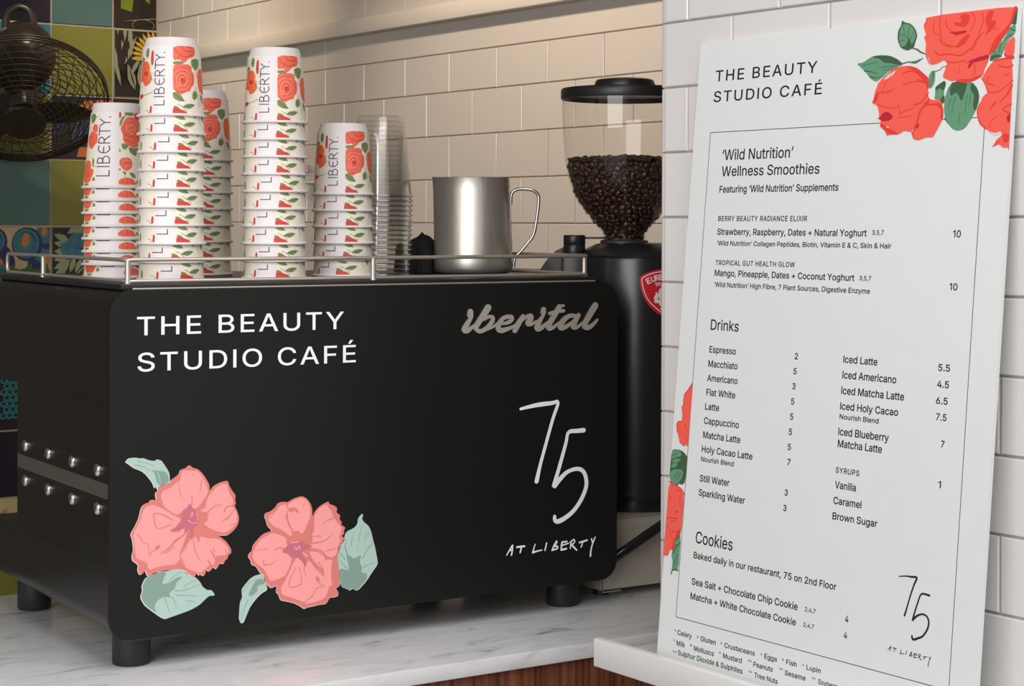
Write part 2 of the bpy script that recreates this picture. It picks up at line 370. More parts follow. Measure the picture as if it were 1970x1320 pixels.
PANEL_ART=[["printed_leaf","pale green leaf at the upper left of the left pink flower",[["p","lw",[18.4,216.7,19.7,219.0,22.2,221.3,31.6,221.2,36.6,219.7,40.4,220.3,49.3,216.4,56.9,215.3,58.2,217.6,64.5,215.4,71.0,205.8,74.9,199.5,75.5,191.0,74.9,186.8,68.5,185.4,60.8,182.4,58.9,180.8,57.6,185.1,55.8,181.6,53.2,189.0,45.5,199.2,39.2,204.5,29.1,208.8,21.6,214.7]],["p","pl",[19.2,217.2,20.4,219.5,22.9,221.7,32.3,221.7,37.4,220.1,41.1,220.7,50.0,216.8,57.7,215.7,58.9,218.0,65.3,215.8,71.8,206.3,75.6,199.9,76.3,191.4,75.7,187.2,69.3,185.9,61.6,182.8,59.7,181.2,58.4,185.5,56.5,182.0,53.9,189.4,46.3,199.7,40.0,204.9,29.9,209.2,22.3,215.2]],["p","pd",[64.1,203.2,70.5,201.5,74.4,195.2,74.4,187.9,62.9,184.6,59.0,190.3,56.4,201.3,51.3,205.3,60.3,203.5]],["s","pl",[1.45,0.73],[60.3,201.1,62.8,194.8,63.5,187.5]],["s","pd",[0.96,0.48],[34.9,217.3,45.0,214.2,56.4,209.8]],["s","pd",[0.96,0.48],[31.1,212.7,42.5,209.5,50.1,204.2]]]],["printed_leaf","pale green leaf under the left pink flower",[["p","lw",[60.4,78.6,68.8,80.0,84.2,80.1,93.6,77.4,99.8,71.0,110.8,66.9,117.1,58.9,118.7,55.1,125.0,50.0,131.3,49.3,136.1,42.1,129.8,42.8,125.0,40.4,115.6,32.6,104.7,28.0,92.2,25.0,76.7,21.7,70.6,20.2,64.4,23.1,50.6,34.1,43.0,40.7,37.7,50.7,40.7,58.3,39.6,64.2,44.4,73.8,50.5,74.6]],["p","pl",[61.2,79.0,69.6,80.3,85.0,80.5,94.3,77.8,100.6,71.3,111.6,67.3,117.9,59.3,119.5,55.4,125.8,50.3,132.1,49.6,136.9,42.5,130.6,43.2,125.8,40.8,116.4,33.0,105.4,28.3,93.0,25.4,77.5,22.1,71.3,20.6,65.2,23.5,51.4,34.5,43.8,41.1,38.4,51.0,41.4,58.6,40.4,64.5,45.2,74.1,51.3,74.9]],["p","pd",[51.2,76.4,61.2,79.0,72.7,78.5,68.1,70.3,66.6,63.2,77.3,65.0,85.1,70.0,94.4,70.5,85.1,64.2,83.6,57.0,75.8,52.0,77.4,46.1,69.7,48.4,60.5,45.0,56.0,36.8,60.6,29.1,49.9,36.1,43.8,42.5,39.2,51.0,42.2,58.6,41.4,64.4,45.9,72.6]],["s","pd",[1.17,0.44],[83.6,54.1,94.4,53.0,108.5,55.9,117.1,58.6]],["s","pd",[1.16,0.44],[69.7,46.9,72.8,37.8,77.5,25.7]],["s","pd",[1.02,0.44],[79.0,47.4,83.6,39.5,85.2,30.6]],["s","pd",[1.02,0.44],[94.4,57.3,103.8,62.2,113.1,64.2]],["s","pd",[1.02,0.44],[85.1,48.1,99.1,46.6,113.2,43.6]],["s","pd",[0.87,0.44],[75.8,66.6,85.0,74.4,94.3,76.3]],["s","pd",[0.88,0.44],[97.6,39.5,105.4,38.6,111.7,35.0]]]],["printed_flower","pink five-petalled flower, the left one of the two",[["p","lw",[100.5,207.5,105.8,203.3,112.3,201.3,118.2,195.7,122.8,189.2,127.5,180.9,128.4,172.2,133.4,179.2,140.7,182.3,150.6,184.3,153.1,182.6,154.0,178.2,158.0,171.1,163.4,164.5,162.1,159.7,163.4,154.6,161.4,151.7,164.8,145.8,167.9,136.9,166.9,128.3,161.6,121.4,153.6,115.9,146.9,115.9,137.6,117.6,144.3,113.0,150.9,107.5,157.0,98.3,157.7,92.7,153.7,91.2,152.3,85.8,149.0,84.9,147.7,80.1,142.4,81.8,137.8,74.3,133.8,77.8,127.9,72.2,124.3,75.6,121.3,67.6,116.7,70.3,114.1,69.3,110.8,74.0,108.9,67.7,103.7,69.2,95.8,77.3,83.5,80.4,68.8,78.6,56.0,79.5,49.0,73.9,46.5,76.3,43.6,83.2,40.8,78.7,36.8,77.9,34.2,83.6,35.1,90.7,27.5,96.2,26.9,102.3,29.1,109.2,27.4,122.6,24.9,128.8,30.5,137.3,35.5,147.0,38.6,160.0,42.4,163.9,48.7,165.2,50.8,168.6,58.2,166.8,56.7,174.2,57.5,177.7,59.5,177.6,60.1,182.3,67.1,185.4,75.4,186.6,76.7,190.2,85.0,195.6,87.6,197.2,89.5,202.6,96.7,203.9]],["p","co",[101.5,208.1,106.7,203.8,113.2,201.9,119.1,196.2,123.8,189.7,128.4,181.4,129.3,172.7,134.3,179.7,141.6,182.9,151.6,184.8,154.0,183.2,154.9,178.8,159.0,171.7,164.3,165.1,163.0,160.2,164.4,155.2,162.4,152.2,165.8,146.4,168.9,137.4,167.8,128.9,162.5,121.9,154.5,116.4,147.8,116.4,138.5,118.1,145.2,113.6,151.9,108.0,157.9,98.8,158.6,93.2,154.6,91.7,153.3,86.3,149.9,85.4,148.6,80.6,143.3,82.3,138.7,74.8,134.7,78.3,128.8,72.7,125.2,76.2,122.2,68.1,117.6,70.8,115.0,69.8,111.7,74.5,109.8,68.2,104.6,69.7,96.7,77.8,84.4,80.9,69.7,79.1,56.9,80.0,49.9,74.4,47.4,76.8,44.4,83.7,41.7,79.2,37.6,78.4,35.1,84.1,36.0,91.2,28.4,96.7,27.7,102.8,30.0,109.8,28.3,123.1,25.8,129.3,31.4,137.8,36.4,147.6,39.5,160.5,43.3,164.4,49.6,165.7,51.7,169.1,59.1,167.3,57.6,174.7,58.4,178.2,60.4,178.1,61.0,182.9,68.0,186.0,76.3,187.2,77.6,190.7,85.9,196.2,88.5,197.8,90.4,203.1,97.6,204.4]],["p","pi",[91.1,198.2,93.7,201.7,104.1,200.3,111.9,199.8,117.2,194.5,122.5,185.5,125.8,177.9,126.5,170.5,121.2,163.6,116.0,156.7,109.5,152.3,97.8,155.7,92.6,151.3,86.1,146.9,74.5,153.4,68.1,160.0,64.8,169.3,64.8,175.3,69.3,179.8,75.7,180.6,83.4,186.0,89.8,189.2]],["p","pi",[130.4,171.4,138.3,178.2,147.6,181.2,152.3,179.6,153.6,174.6,155.6,168.2,159.7,161.7,161.0,154.2,157.0,153.3,162.4,149.1,165.8,140.2,165.8,131.5,159.8,124.6,150.5,119.3,139.8,121.5,127.9,127.4,120.0,134.3,125.3,137.5,117.4,144.3,127.9,146.5,114.7,149.4,123.9,153.6,123.9,160.9]],["p","pi",[104.4,116.1,116.1,121.1,121.4,120.7,124.0,115.5,137.2,113.7,145.2,109.9,151.9,103.1,155.9,95.3,150.6,90.9,138.6,92.0,136.7,87.3,134.7,80.1,128.1,80.8,124.2,77.5,117.6,72.0,104.5,77.0,96.7,81.5,91.5,91.7,90.2,98.0,96.6,107.1]],["p","pi",[99.2,126.3,96.6,116.8,88.9,98.1,90.2,91.9,83.8,86.4,72.2,86.4,58.1,85.3,51.8,82.4,46.7,86.5,48.0,91.2,40.4,95.5,32.8,98.7,31.5,108.4,30.2,120.5,28.9,129.0,35.1,139.3,39.5,149.7,42.6,159.0,52.8,163.0,61.7,159.3,70.7,154.3,81.0,147.4,91.3,141.6,86.2,133.6,74.6,128.5,87.5,125.0,94.0,130.4]],["s","co",[1.7,1.22],[79.7,141.4,73.3,145.6,64.3,150.0,55.4,150.8,56.4,143.4,57.3,137.3,60.5,132.8,68.2,133.3,78.4,136.1]],["s","co",[1.2,0.72],[33.9,128.6,39.0,123.3,40.3,118.4,47.9,114.1,49.2,106.7,51.7,99.2]],["s","co",[1.21,0.96],[49.2,101.9,53.0,104.5,58.1,107.7]],["p","co",[56.1,107.3,58.7,111.8,64.2,112.5,63.4,109.0,59.3,106.0]],["s","co",[0.96,3.13,1.21],[63.8,100.7,74.7,106.7,83.7,115.6,91.4,119.7,99.2,126.3]],["s","co",[0.61,1.21],[69.6,101.2,76.0,104.2,82.4,108.4]],["s","co",[0.73,1.94],[89.5,98.0,96.6,104.6,99.2,116.6,103.1,126.0]],["s","co",[1.22,0.73],[107.0,115.9,109.7,101.0,116.3,87.5]],["s","co",[0.73,0.97],[93.4,92.8,96.7,79.0]],["s","co",[1.22,0.61],[88.3,184.4,88.9,177.1,91.9,167.8]],["s","co",[0.74,1.96],[104.2,171.0,105.8,164.8,104.9,157.6]],["s","co",[1.71,0.73],[117.9,187.1,117.2,181.0,115.7,173.8]],["s","co",[0.73,0.61],[106.7,197.7,108.0,192.7]],["s","co",[2.45,0.74],[116.0,148.7,123.9,146.2,130.5,150.6,137.1,154.3,145.7,154.8]],["s","co",[2.47,0.99],[149.1,146.5,151.7,151.3,161.7,152.3]],["s","co",[1.48,2.22,0.99],[146.4,135.1,154.4,138.7,162.4,147.9]],["s","co",[1.24,0.62],[157.1,128.6,163.8,130.4]],["s","co",[0.98,2.45],[129.4,100.3,133.3,95.0,136.7,88.5]],["s","co",[1.48,0.74],[134.6,101.0,136.0,96.0]],["s","co",[0.74,1.24],[149.2,99.7,152.6,93.2]],["s","co",[1.23,2.45],[126.8,87.0,130.8,80.5]],["p","co",[112.2,132.5,124.0,129.0,138.5,121.6,138.5,116.7,130.6,113.7,124.0,115.5,116.2,118.7,114.9,109.0,109.6,119.3,107.0,128.1]],["p","co",[114.7,145.7,129.2,145.1,125.2,141.2,126.6,137.4,122.7,134.0,114.8,137.2]],["p","pu",[101.6,160.9,106.2,153.8,110.1,152.2,109.5,143.7,113.4,144.6,114.1,138.4,112.2,132.5,106.3,131.8,107.0,122.0,104.4,114.3,103.1,118.7,103.0,130.9,99.2,127.5,94.0,121.9,96.5,130.2,88.8,129.7,75.9,126.6,83.6,131.4,87.5,137.1,92.6,140.3,91.3,146.5,93.9,152.4,97.8,152.7]],["s","pi",[1.46,0.73],[100.4,139.6,105.6,135.5,113.5,135.4]],["s","pi",[1.22,1.22],[103.0,143.1,105.6,148.9,106.2,144.0]],["s","pi",[0.98,0.98],[111.5,149.7,112.8,138.6]]]],["printed_leaf","narrow pale green leaf below the right pink flower",[["p","lw",[203.3,59.6,206.9,47.5,208.3,41.5,199.8,37.9,192.8,32.2,184.4,22.8,180.2,14.2,175.3,3.2,171.1,3.6,169.0,9.1,169.7,15.4,170.3,28.2,173.8,35.6,172.4,44.8,177.2,50.7,184.2,57.7,191.3,60.9,199.8,61.9]],["p","pl",[202.9,60.5,206.5,48.4,207.9,42.4,199.4,38.7,192.4,33.0,183.9,23.6,179.8,15.0,174.9,4.0,170.7,4.5,168.6,9.9,169.2,16.2,169.9,29.1,173.4,36.4,171.9,45.6,176.8,51.5,183.8,58.5,190.8,61.7,199.3,62.8]],["p","pd",[192.3,56.4,202.2,56.6,205.1,49.8,193.7,48.4,195.2,41.8,186.7,36.2,181.8,36.8,183.9,43.0]],["s","pd",[1.04,0.39],[181.1,31.7,175.5,19.4,171.4,7.0]],["s","pd",[0.78,0.39],[174.1,42.8,182.4,52.2,193.7,57.5]]]],["printed_leaf","pale green leaf at the right of the right pink flower",[["p","lw",[343.9,126.9,345.4,125.4,343.4,120.9,345.4,116.7,353.0,110.6,356.9,103.6,360.0,91.2,363.1,81.4,365.4,70.4,367.4,60.8,366.2,56.9,358.6,48.2,351.0,38.2,338.9,27.4,334.4,27.2,329.9,30.4,326.1,27.7,321.6,30.6,314.9,33.3,311.1,42.4,310.3,58.5,308.0,73.3,310.9,83.7,317.6,95.1,319.1,102.9,323.6,106.5,331.1,108.5,337.1,113.4,337.8,121.3]],["p","pl",[343.4,127.2,344.9,125.7,343.0,121.2,344.9,117.0,352.6,110.9,356.4,103.9,359.5,91.5,362.6,81.8,364.9,70.8,367.0,61.1,365.8,57.2,358.1,48.5,350.6,38.5,338.5,27.7,334.0,27.6,329.4,30.7,325.7,28.0,321.2,30.9,314.4,33.6,310.6,42.7,309.8,58.8,307.5,73.6,310.5,84.0,317.2,95.4,318.6,103.2,323.1,106.8,330.6,108.8,336.6,113.7,337.4,121.7]],["p","pd",[309.8,58.8,324.8,54.6,323.3,64.1,320.2,76.4,326.2,73.2,332.3,68.5,342.8,74.2,339.9,63.8,344.4,56.6,342.2,50.1,351.3,47.9,351.3,42.5,349.1,38.7,338.5,28.4,334.0,28.2,329.4,31.1,324.9,29.2,314.4,34.3,310.6,45.4]],["s","pd",[1.34,0.4],[318.8,69.9,312.8,77.1,310.5,82.7]],["s","pd",[1.87,0.4],[321.7,76.3,318.7,87.2,321.6,97.6]],["s","pd",[1.07,0.4],[327.7,86.4,329.2,96.9,332.1,104.7]],["s","pd",[1.07,0.4],[338.2,90.8,341.2,102.5,344.2,113.0]],["s","pd",[1.35,0.4],[344.4,68.7,351.9,80.1,358.0,87.6]],["s","pd",[1.08,0.4],[345.9,56.5,355.1,59.6,364.2,61.4]],["s","pd",[1.07,0.4],[321.8,57.6,314.3,65.0,309.8,70.8]],["s","pd",[0.94,0.4],[336.8,77.5,338.3,85.4]],["s","pd",[0.94,0.4],[351.9,96.2,353.4,104.1]],["s","pd",[0.94,0.4],[353.4,81.3,359.5,86.1]],["s","pd",[0.94,0.4],[347.3,92.6,349.6,103.1]]]],["printed_flower","pink five-petalled flower, the right one of the two",[["p","lw",[256.0,156.6,263.3,152.4,268.4,145.4,270.9,137.2,270.4,128.1,275.1,136.2,282.4,142.2,294.2,147.0,294.9,143.2,301.6,140.7,306.8,136.9,305.4,131.1,311.4,127.2,309.9,122.0,313.6,117.7,312.1,114.5,318.9,110.6,316.7,106.8,317.0,102.7,312.9,100.4,318.2,95.9,315.2,90.9,310.0,86.0,307.1,74.3,309.4,58.1,309.4,44.8,312.5,36.5,305.0,32.6,308.8,27.6,309.2,22.9,303.6,21.5,296.9,22.2,291.7,14.2,282.9,14.5,271.1,13.2,263.8,12.7,259.4,11.2,253.6,15.8,244.9,20.7,234.8,23.8,226.1,26.1,223.2,34.2,219.6,37.2,221.0,45.5,213.9,43.0,210.3,44.7,203.2,53.3,202.4,61.1,198.2,62.9,191.8,73.2,185.4,75.8,184.0,82.4,180.8,86.0,181.9,90.4,186.1,92.6,187.4,100.2,193.1,106.2,201.5,113.2,214.3,115.7,207.2,123.1,205.7,129.7,203.2,135.1,204.0,139.2,211.4,140.2,218.5,145.5,221.3,149.8,227.1,151.3,232.8,150.9,235.0,150.1,244.4,154.5]],["p","co",[256.4,157.3,263.7,153.0,268.9,146.0,271.4,137.9,270.8,128.7,275.5,136.9,282.8,142.9,294.6,147.6,295.4,143.8,302.1,141.3,307.3,137.5,305.8,131.7,311.8,127.8,310.3,122.6,314.1,118.3,312.6,115.1,319.4,111.2,317.1,107.4,317.4,103.3,313.4,101.0,318.6,96.6,315.7,91.5,310.5,86.7,307.5,75.0,309.8,58.8,309.9,45.4,312.9,37.1,305.5,33.3,309.2,28.2,309.7,23.5,304.0,22.1,297.3,22.9,292.2,14.8,283.3,15.1,271.6,13.8,264.2,13.3,259.9,11.8,254.0,16.4,245.3,21.3,235.2,24.4,226.6,26.7,223.7,34.8,220.1,37.8,221.5,46.1,214.3,43.6,210.8,45.3,203.6,53.9,202.9,61.8,198.6,63.5,192.2,73.8,185.8,76.4,184.4,83.0,181.2,86.6,182.3,91.0,186.5,93.2,187.9,100.8,193.5,106.8,202.0,113.8,214.8,116.3,207.6,123.7,206.2,130.3,203.6,135.7,204.4,139.8,211.8,140.9,218.9,146.1,221.8,150.5,227.5,152.0,233.3,151.5,235.4,150.7,244.8,155.2]],["p","pi",[209.0,135.2,219.0,139.6,224.7,147.0,233.3,148.9,236.2,142.1,233.3,134.5,239.2,120.9,242.8,111.4,242.1,106.2,236.3,109.4,227.6,116.7,216.2,121.6,209.0,130.1]],["p","pi",[236.2,148.7,246.2,153.1,256.4,154.9,263.7,150.4,268.1,140.8,268.2,128.9,263.8,120.0,259.5,111.2,256.6,107.5,250.8,113.3,243.5,111.3,240.6,119.5,236.2,130.3,236.2,138.2]],["p","pi",[274.0,129.7,279.9,138.5,291.7,144.1,294.6,138.6,299.1,134.2,300.6,127.5,305.1,121.8,308.1,117.5,314.1,111.7,312.6,105.1,309.7,98.7,312.7,95.8,308.2,88.2,306.8,77.7,299.4,73.1,290.4,78.0,280.1,84.2,268.4,86.7,268.3,94.6,272.7,99.5,269.8,103.7,274.1,112.5,272.6,120.6]],["p","pi",[216.2,113.8,227.7,108.8,234.9,104.3,233.5,99.2,236.4,95.0,229.2,90.4,242.2,80.0,240.8,71.0,233.6,57.3,225.0,54.2,212.2,51.7,207.8,61.2,202.1,69.6,190.8,78.5,186.5,86.7,190.7,96.7,196.3,105.2,206.2,110.8]],["p","pi",[249.4,79.3,256.7,72.0,261.1,66.3,264.0,73.9,274.3,67.6,283.1,58.8,287.6,50.4,289.0,71.5,299.4,71.8,302.4,62.2,303.9,48.7,305.4,40.6,295.1,36.4,293.6,28.6,287.7,21.2,274.5,18.7,259.9,17.7,245.3,25.9,230.8,31.4,226.5,38.4,229.3,48.6,236.5,58.3,243.7,72.0]],["p","pi",[265.4,85.6,278.6,83.1,289.0,76.8,290.5,63.4,287.6,58.4,274.3,70.3]],["s","co",[2.1,1.31],[244.4,75.8,236.5,59.6,229.3,46.0]],["s","co",[1.05,1.57,1.05],[248.0,66.3,240.1,52.7,238.7,42.4,249.6,41.9,255.4,45.8,255.3,55.0,252.4,65.9]],["s","co",[1.32,0.79],[259.7,66.5,259.7,59.9,264.1,51.5]],["s","co",[1.58,3.16,1.05],[264.0,84.5,271.3,70.6,280.2,59.1,288.3,50.3]],["s","co",[1.06,1.59],[278.7,70.5,286.1,61.2,287.6,51.7]],["p","co",[275.1,50.4,278.8,52.0,282.4,48.3,281.0,43.1,277.3,44.9]],["s","co",[1.32,0.79],[280.2,44.5,284.7,39.5,289.4,39.6]],["s","co",[1.06,1.59],[289.1,37.0,278.8,36.8,273.7,30.7,271.5,27.0,259.9,19.3]],["s","co",[1.58,1.32],[259.9,19.3,245.3,25.9,230.8,31.4]],["s","co",[1.04,2.09],[233.3,133.2,237.7,122.3,244.2,111.3]],["s","co",[0.65,1.04],[192.1,92.6,197.8,93.4,207.7,94.0]],["s","co",[1.56,1.3,0.78],[202.8,79.9,203.5,74.0,213.5,74.3,222.1,79.3]],["s","co",[1.04,2.09],[217.7,90.8,223.4,93.3,230.6,91.6]],["s","co",[2.37,1.58,0.79],[265.4,94.9,284.5,95.7,294.8,100.1,300.7,104.9]],["s","co",[0.8,1.86],[285.1,118.2,293.2,122.8,308.1,126.8]],["s","co",[1.33,0.8],[294.7,122.7,302.1,124.7]],["s","co",[1.06,0.8],[290.4,83.3,308.2,85.5]],["s","co",[2.11,1.32],[268.3,88.0,283.0,84.6,290.8,77.3]],["p","co",[234.7,142.2,244.8,144.0,250.7,139.6,253.9,134.3,244.9,139.4,240.5,136.5]],["s","co",[1.05,0.66],[257.9,142.9,260.8,149.3]],["s","co",[1.04,0.65],[210.4,132.5,216.1,137.2]],["s","co",[0.66,1.84],[268.3,103.8,278.6,103.6,283.0,102.5]],["p","co",[263.8,120.0,271.1,126.0,274.1,128.4,273.4,112.6,266.8,109.2,271.2,102.2,265.4,96.2,253.7,101.2,245.0,100.7,237.8,94.8,242.8,111.4,250.0,113.4,253.7,109.1,258.1,104.8]],["p","co",[299.4,70.5,306.8,71.0,307.6,57.7,303.9,48.7,306.2,39.2,309.9,36.1,302.5,34.9,298.0,44.0]],["p","pu",[250.8,100.8,256.6,99.0,262.5,93.8,272.7,92.2,264.0,88.4,256.7,87.8,256.7,81.2,264.0,71.3,261.1,64.3,258.2,73.2,249.4,80.6,242.2,78.7,236.4,84.5,227.8,87.9,232.1,92.8,239.2,97.3]],["s","pi",[1.84,1.05],[242.1,98.4,250.8,98.9,253.0,100.0]],["s","pi",[1.31,1.05],[245.1,88.9,247.2,92.6,249.4,88.5,252.3,93.5,253.8,88.1]],["s","pi",[2.1,2.63],[258.1,83.7,264.0,79.2]],["s","pu",[1.05,0.52],[245.1,88.9,246.5,83.5]]]],["digit_lettering","white handwritten 7",[["s","wh",[3.93,5.31,6.48,5.31,5.31,5.31,5.31,7.07],[591.1,251.3,604.8,253.5,621.3,255.6,642.8,256.7,653.8,256.9,645.3,234.9,633.5,199.9,624.0,170.8,618.2,149.1]]]],["digit_lettering","white handwritten 5",[["s","wh",[6.83,6.03,5.23,6.03,6.43,7.24,5.63,6.03,6.63,6.63,6.63,6.63,7.04,6.03,5.63],[698.2,215.5,686.5,215.2,671.9,213.8,667.1,197.8,655.2,162.7,647.1,139.8,656.5,148.2,669.7,158.1,686.7,161.6,697.8,156.8,702.7,145.2,702.0,133.2,694.2,117.7,682.1,103.7,667.5,94.3,654.3,89.9,649.2,92.5,648.7,97.1]]]],["handwritten_lettering","white handwritten words",[["s","wh",[1.75,2.48],[569.1,50.8,573.0,56.3,578.6,63.5]],["s","wh",[2.48,2.48],[578.6,63.5,578.2,56.1,576.9,50.1]],["s","wh",[1.75],[573.0,56.3,578.2,57.2]],["s","wh",[2.77],[585.8,60.2,592.1,60.5,598.6,60.4]],["s","wh",[2.48],[593.4,59.4,591.2,52.3]],["s","wh",[1.62,2.5],[616.2,61.5,614.0,56.0,612.1,50.3]],["s","wh",[2.94,1.76],[612.1,50.3,619.3,51.5,627.5,52.3]],["s","wh",[2.37],[635.4,61.4,632.6,51.5]],["s","wh",[1.63,2.52],[651.3,62.1,647.7,56.9,644.6,50.2]],["s","wh",[1.92],[651.3,62.1,652.9,62.2,652.2,59.5,648.2,55.8]],["s","wh",[2.52],[648.2,55.8,653.6,54.9,653.1,52.0,644.6,50.5]],["s","wh",[2.52],[661.6,60.4,660.3,55.0,660.3,49.0]],["s","wh",[2.52],[661.6,60.2,669.7,60.4]],["s","wh",[2.52,1.78],[660.3,55.4,672.9,57.7]],["s","wh",[2.96],[660.3,49.4,668.9,50.3]],["s","wh",[2.09],[677.0,59.8,675.6,50.2]],["s","wh",[2.09],[675.6,59.1,681.5,61.9,683.0,58.4,677.9,54.8]],["s","wh",[2.98,2.53],[677.9,54.8,686.5,46.7]],["s","wh",[2.68],[691.5,56.9,704.7,59.0]],["s","wh",[2.25],[697.4,57.5,694.3,50.3]],["s","wh",[2.25],[712.1,60.2,714.4,54.0]],["s","wh",[2.27,2.57,3.02],[718.5,61.9,713.5,51.5,711.0,42.7,710.5,36.0]]]],["brand_badge","brushed metal script badge",[["s","st",[3.63,7.02,7.98,7.98,5.32,2.9],[511.1,381.2,506.1,374.9,500.4,367.0,499.2,363.3,504.2,362.6,511.2,366.7,516.8,370.8]],["s","st",[8.47,9.19],[508.5,387.8,508.2,383.5]],["s","st",[9.72,8.99,8.02,6.08],[536.9,392.8,529.5,382.9,520.6,371.8,516.9,364.9]],["s","st",[6.05,6.05,6.05,6.29,5.81,4.84,3.63],[518.1,363.8,523.2,360.9,532.1,363.4,539.8,369.1,544.2,375.5,543.6,379.7,537.2,380.3,530.8,376.7]],["s","st",[2.92,3.16,3.65],[533.4,362.3,543.6,365.8,552.6,370.9]],["s","st",[3.16,5.35,6.08,5.83,5.59,7.29,8.02,6.81,4.13,3.16],[556.5,370.0,566.8,371.1,574.6,374.7,575.2,378.9,569.4,379.7,561.6,377.8,555.2,370.9,553.3,364.4,557.8,361.0,568.1,362.9,579.8,366.9,588.9,372.1]],["s","st",[4.93,8.13,7.39],[594.1,380.2,587.6,371.1,580.5,360.3]],["s","st",[3.19,4.91,8.09,8.09,4.91,2.94],[590.2,372.1,596.7,377.4,605.9,379.9,606.6,375.5,601.4,369.6,606.6,367.8,616.5,372.5]],["s","st",[3.71,7.18,8.17,6.93,3.71],[627.8,380.0,622.5,373.5,617.2,365.3,619.2,361.4,627.2,364.5,636.5,370.9]],["s","st",[7.43,8.17],[628.1,388.2,627.5,383.8]],["s","st",[7.46,8.21,8.21,7.71,4.97,2.98],[655.1,391.5,647.1,380.6,637.8,367.5,637.2,362.0,644.5,362.9,653.9,369.3]],["s","st",[4.95],[638.4,382.5,649.8,385.0,661.9,385.8]],["s","st",[3.73],[652.5,392.1,661.9,393.0]],["s","st",[5.52,6.27,8.03,8.28,5.52,3.76],[685.0,377.2,674.1,378.6,664.0,374.1,655.9,364.8,660.7,361.9,672.8,366.6,685.0,375.2]],["s","st",[6.27,7.53,7.78,5.02,3.01],[687.7,379.0,682.3,370.8,678.2,363.1,685.0,362.0,696.0,369.3]],["s","st",[9.62,9.11,8.1,7.85,5.57,3.54],[716.5,391.8,708.2,380.8,699.4,368.1,698.0,362.5,705.6,361.2,713.1,365.5,720.0,371.5]]]]]
PANEL_TEXT=[["THE BEAUTY",33.1,316.0,370.4,22.29],["STUDIO CAFÉ",33.9,333.6,326.3,22.36]]
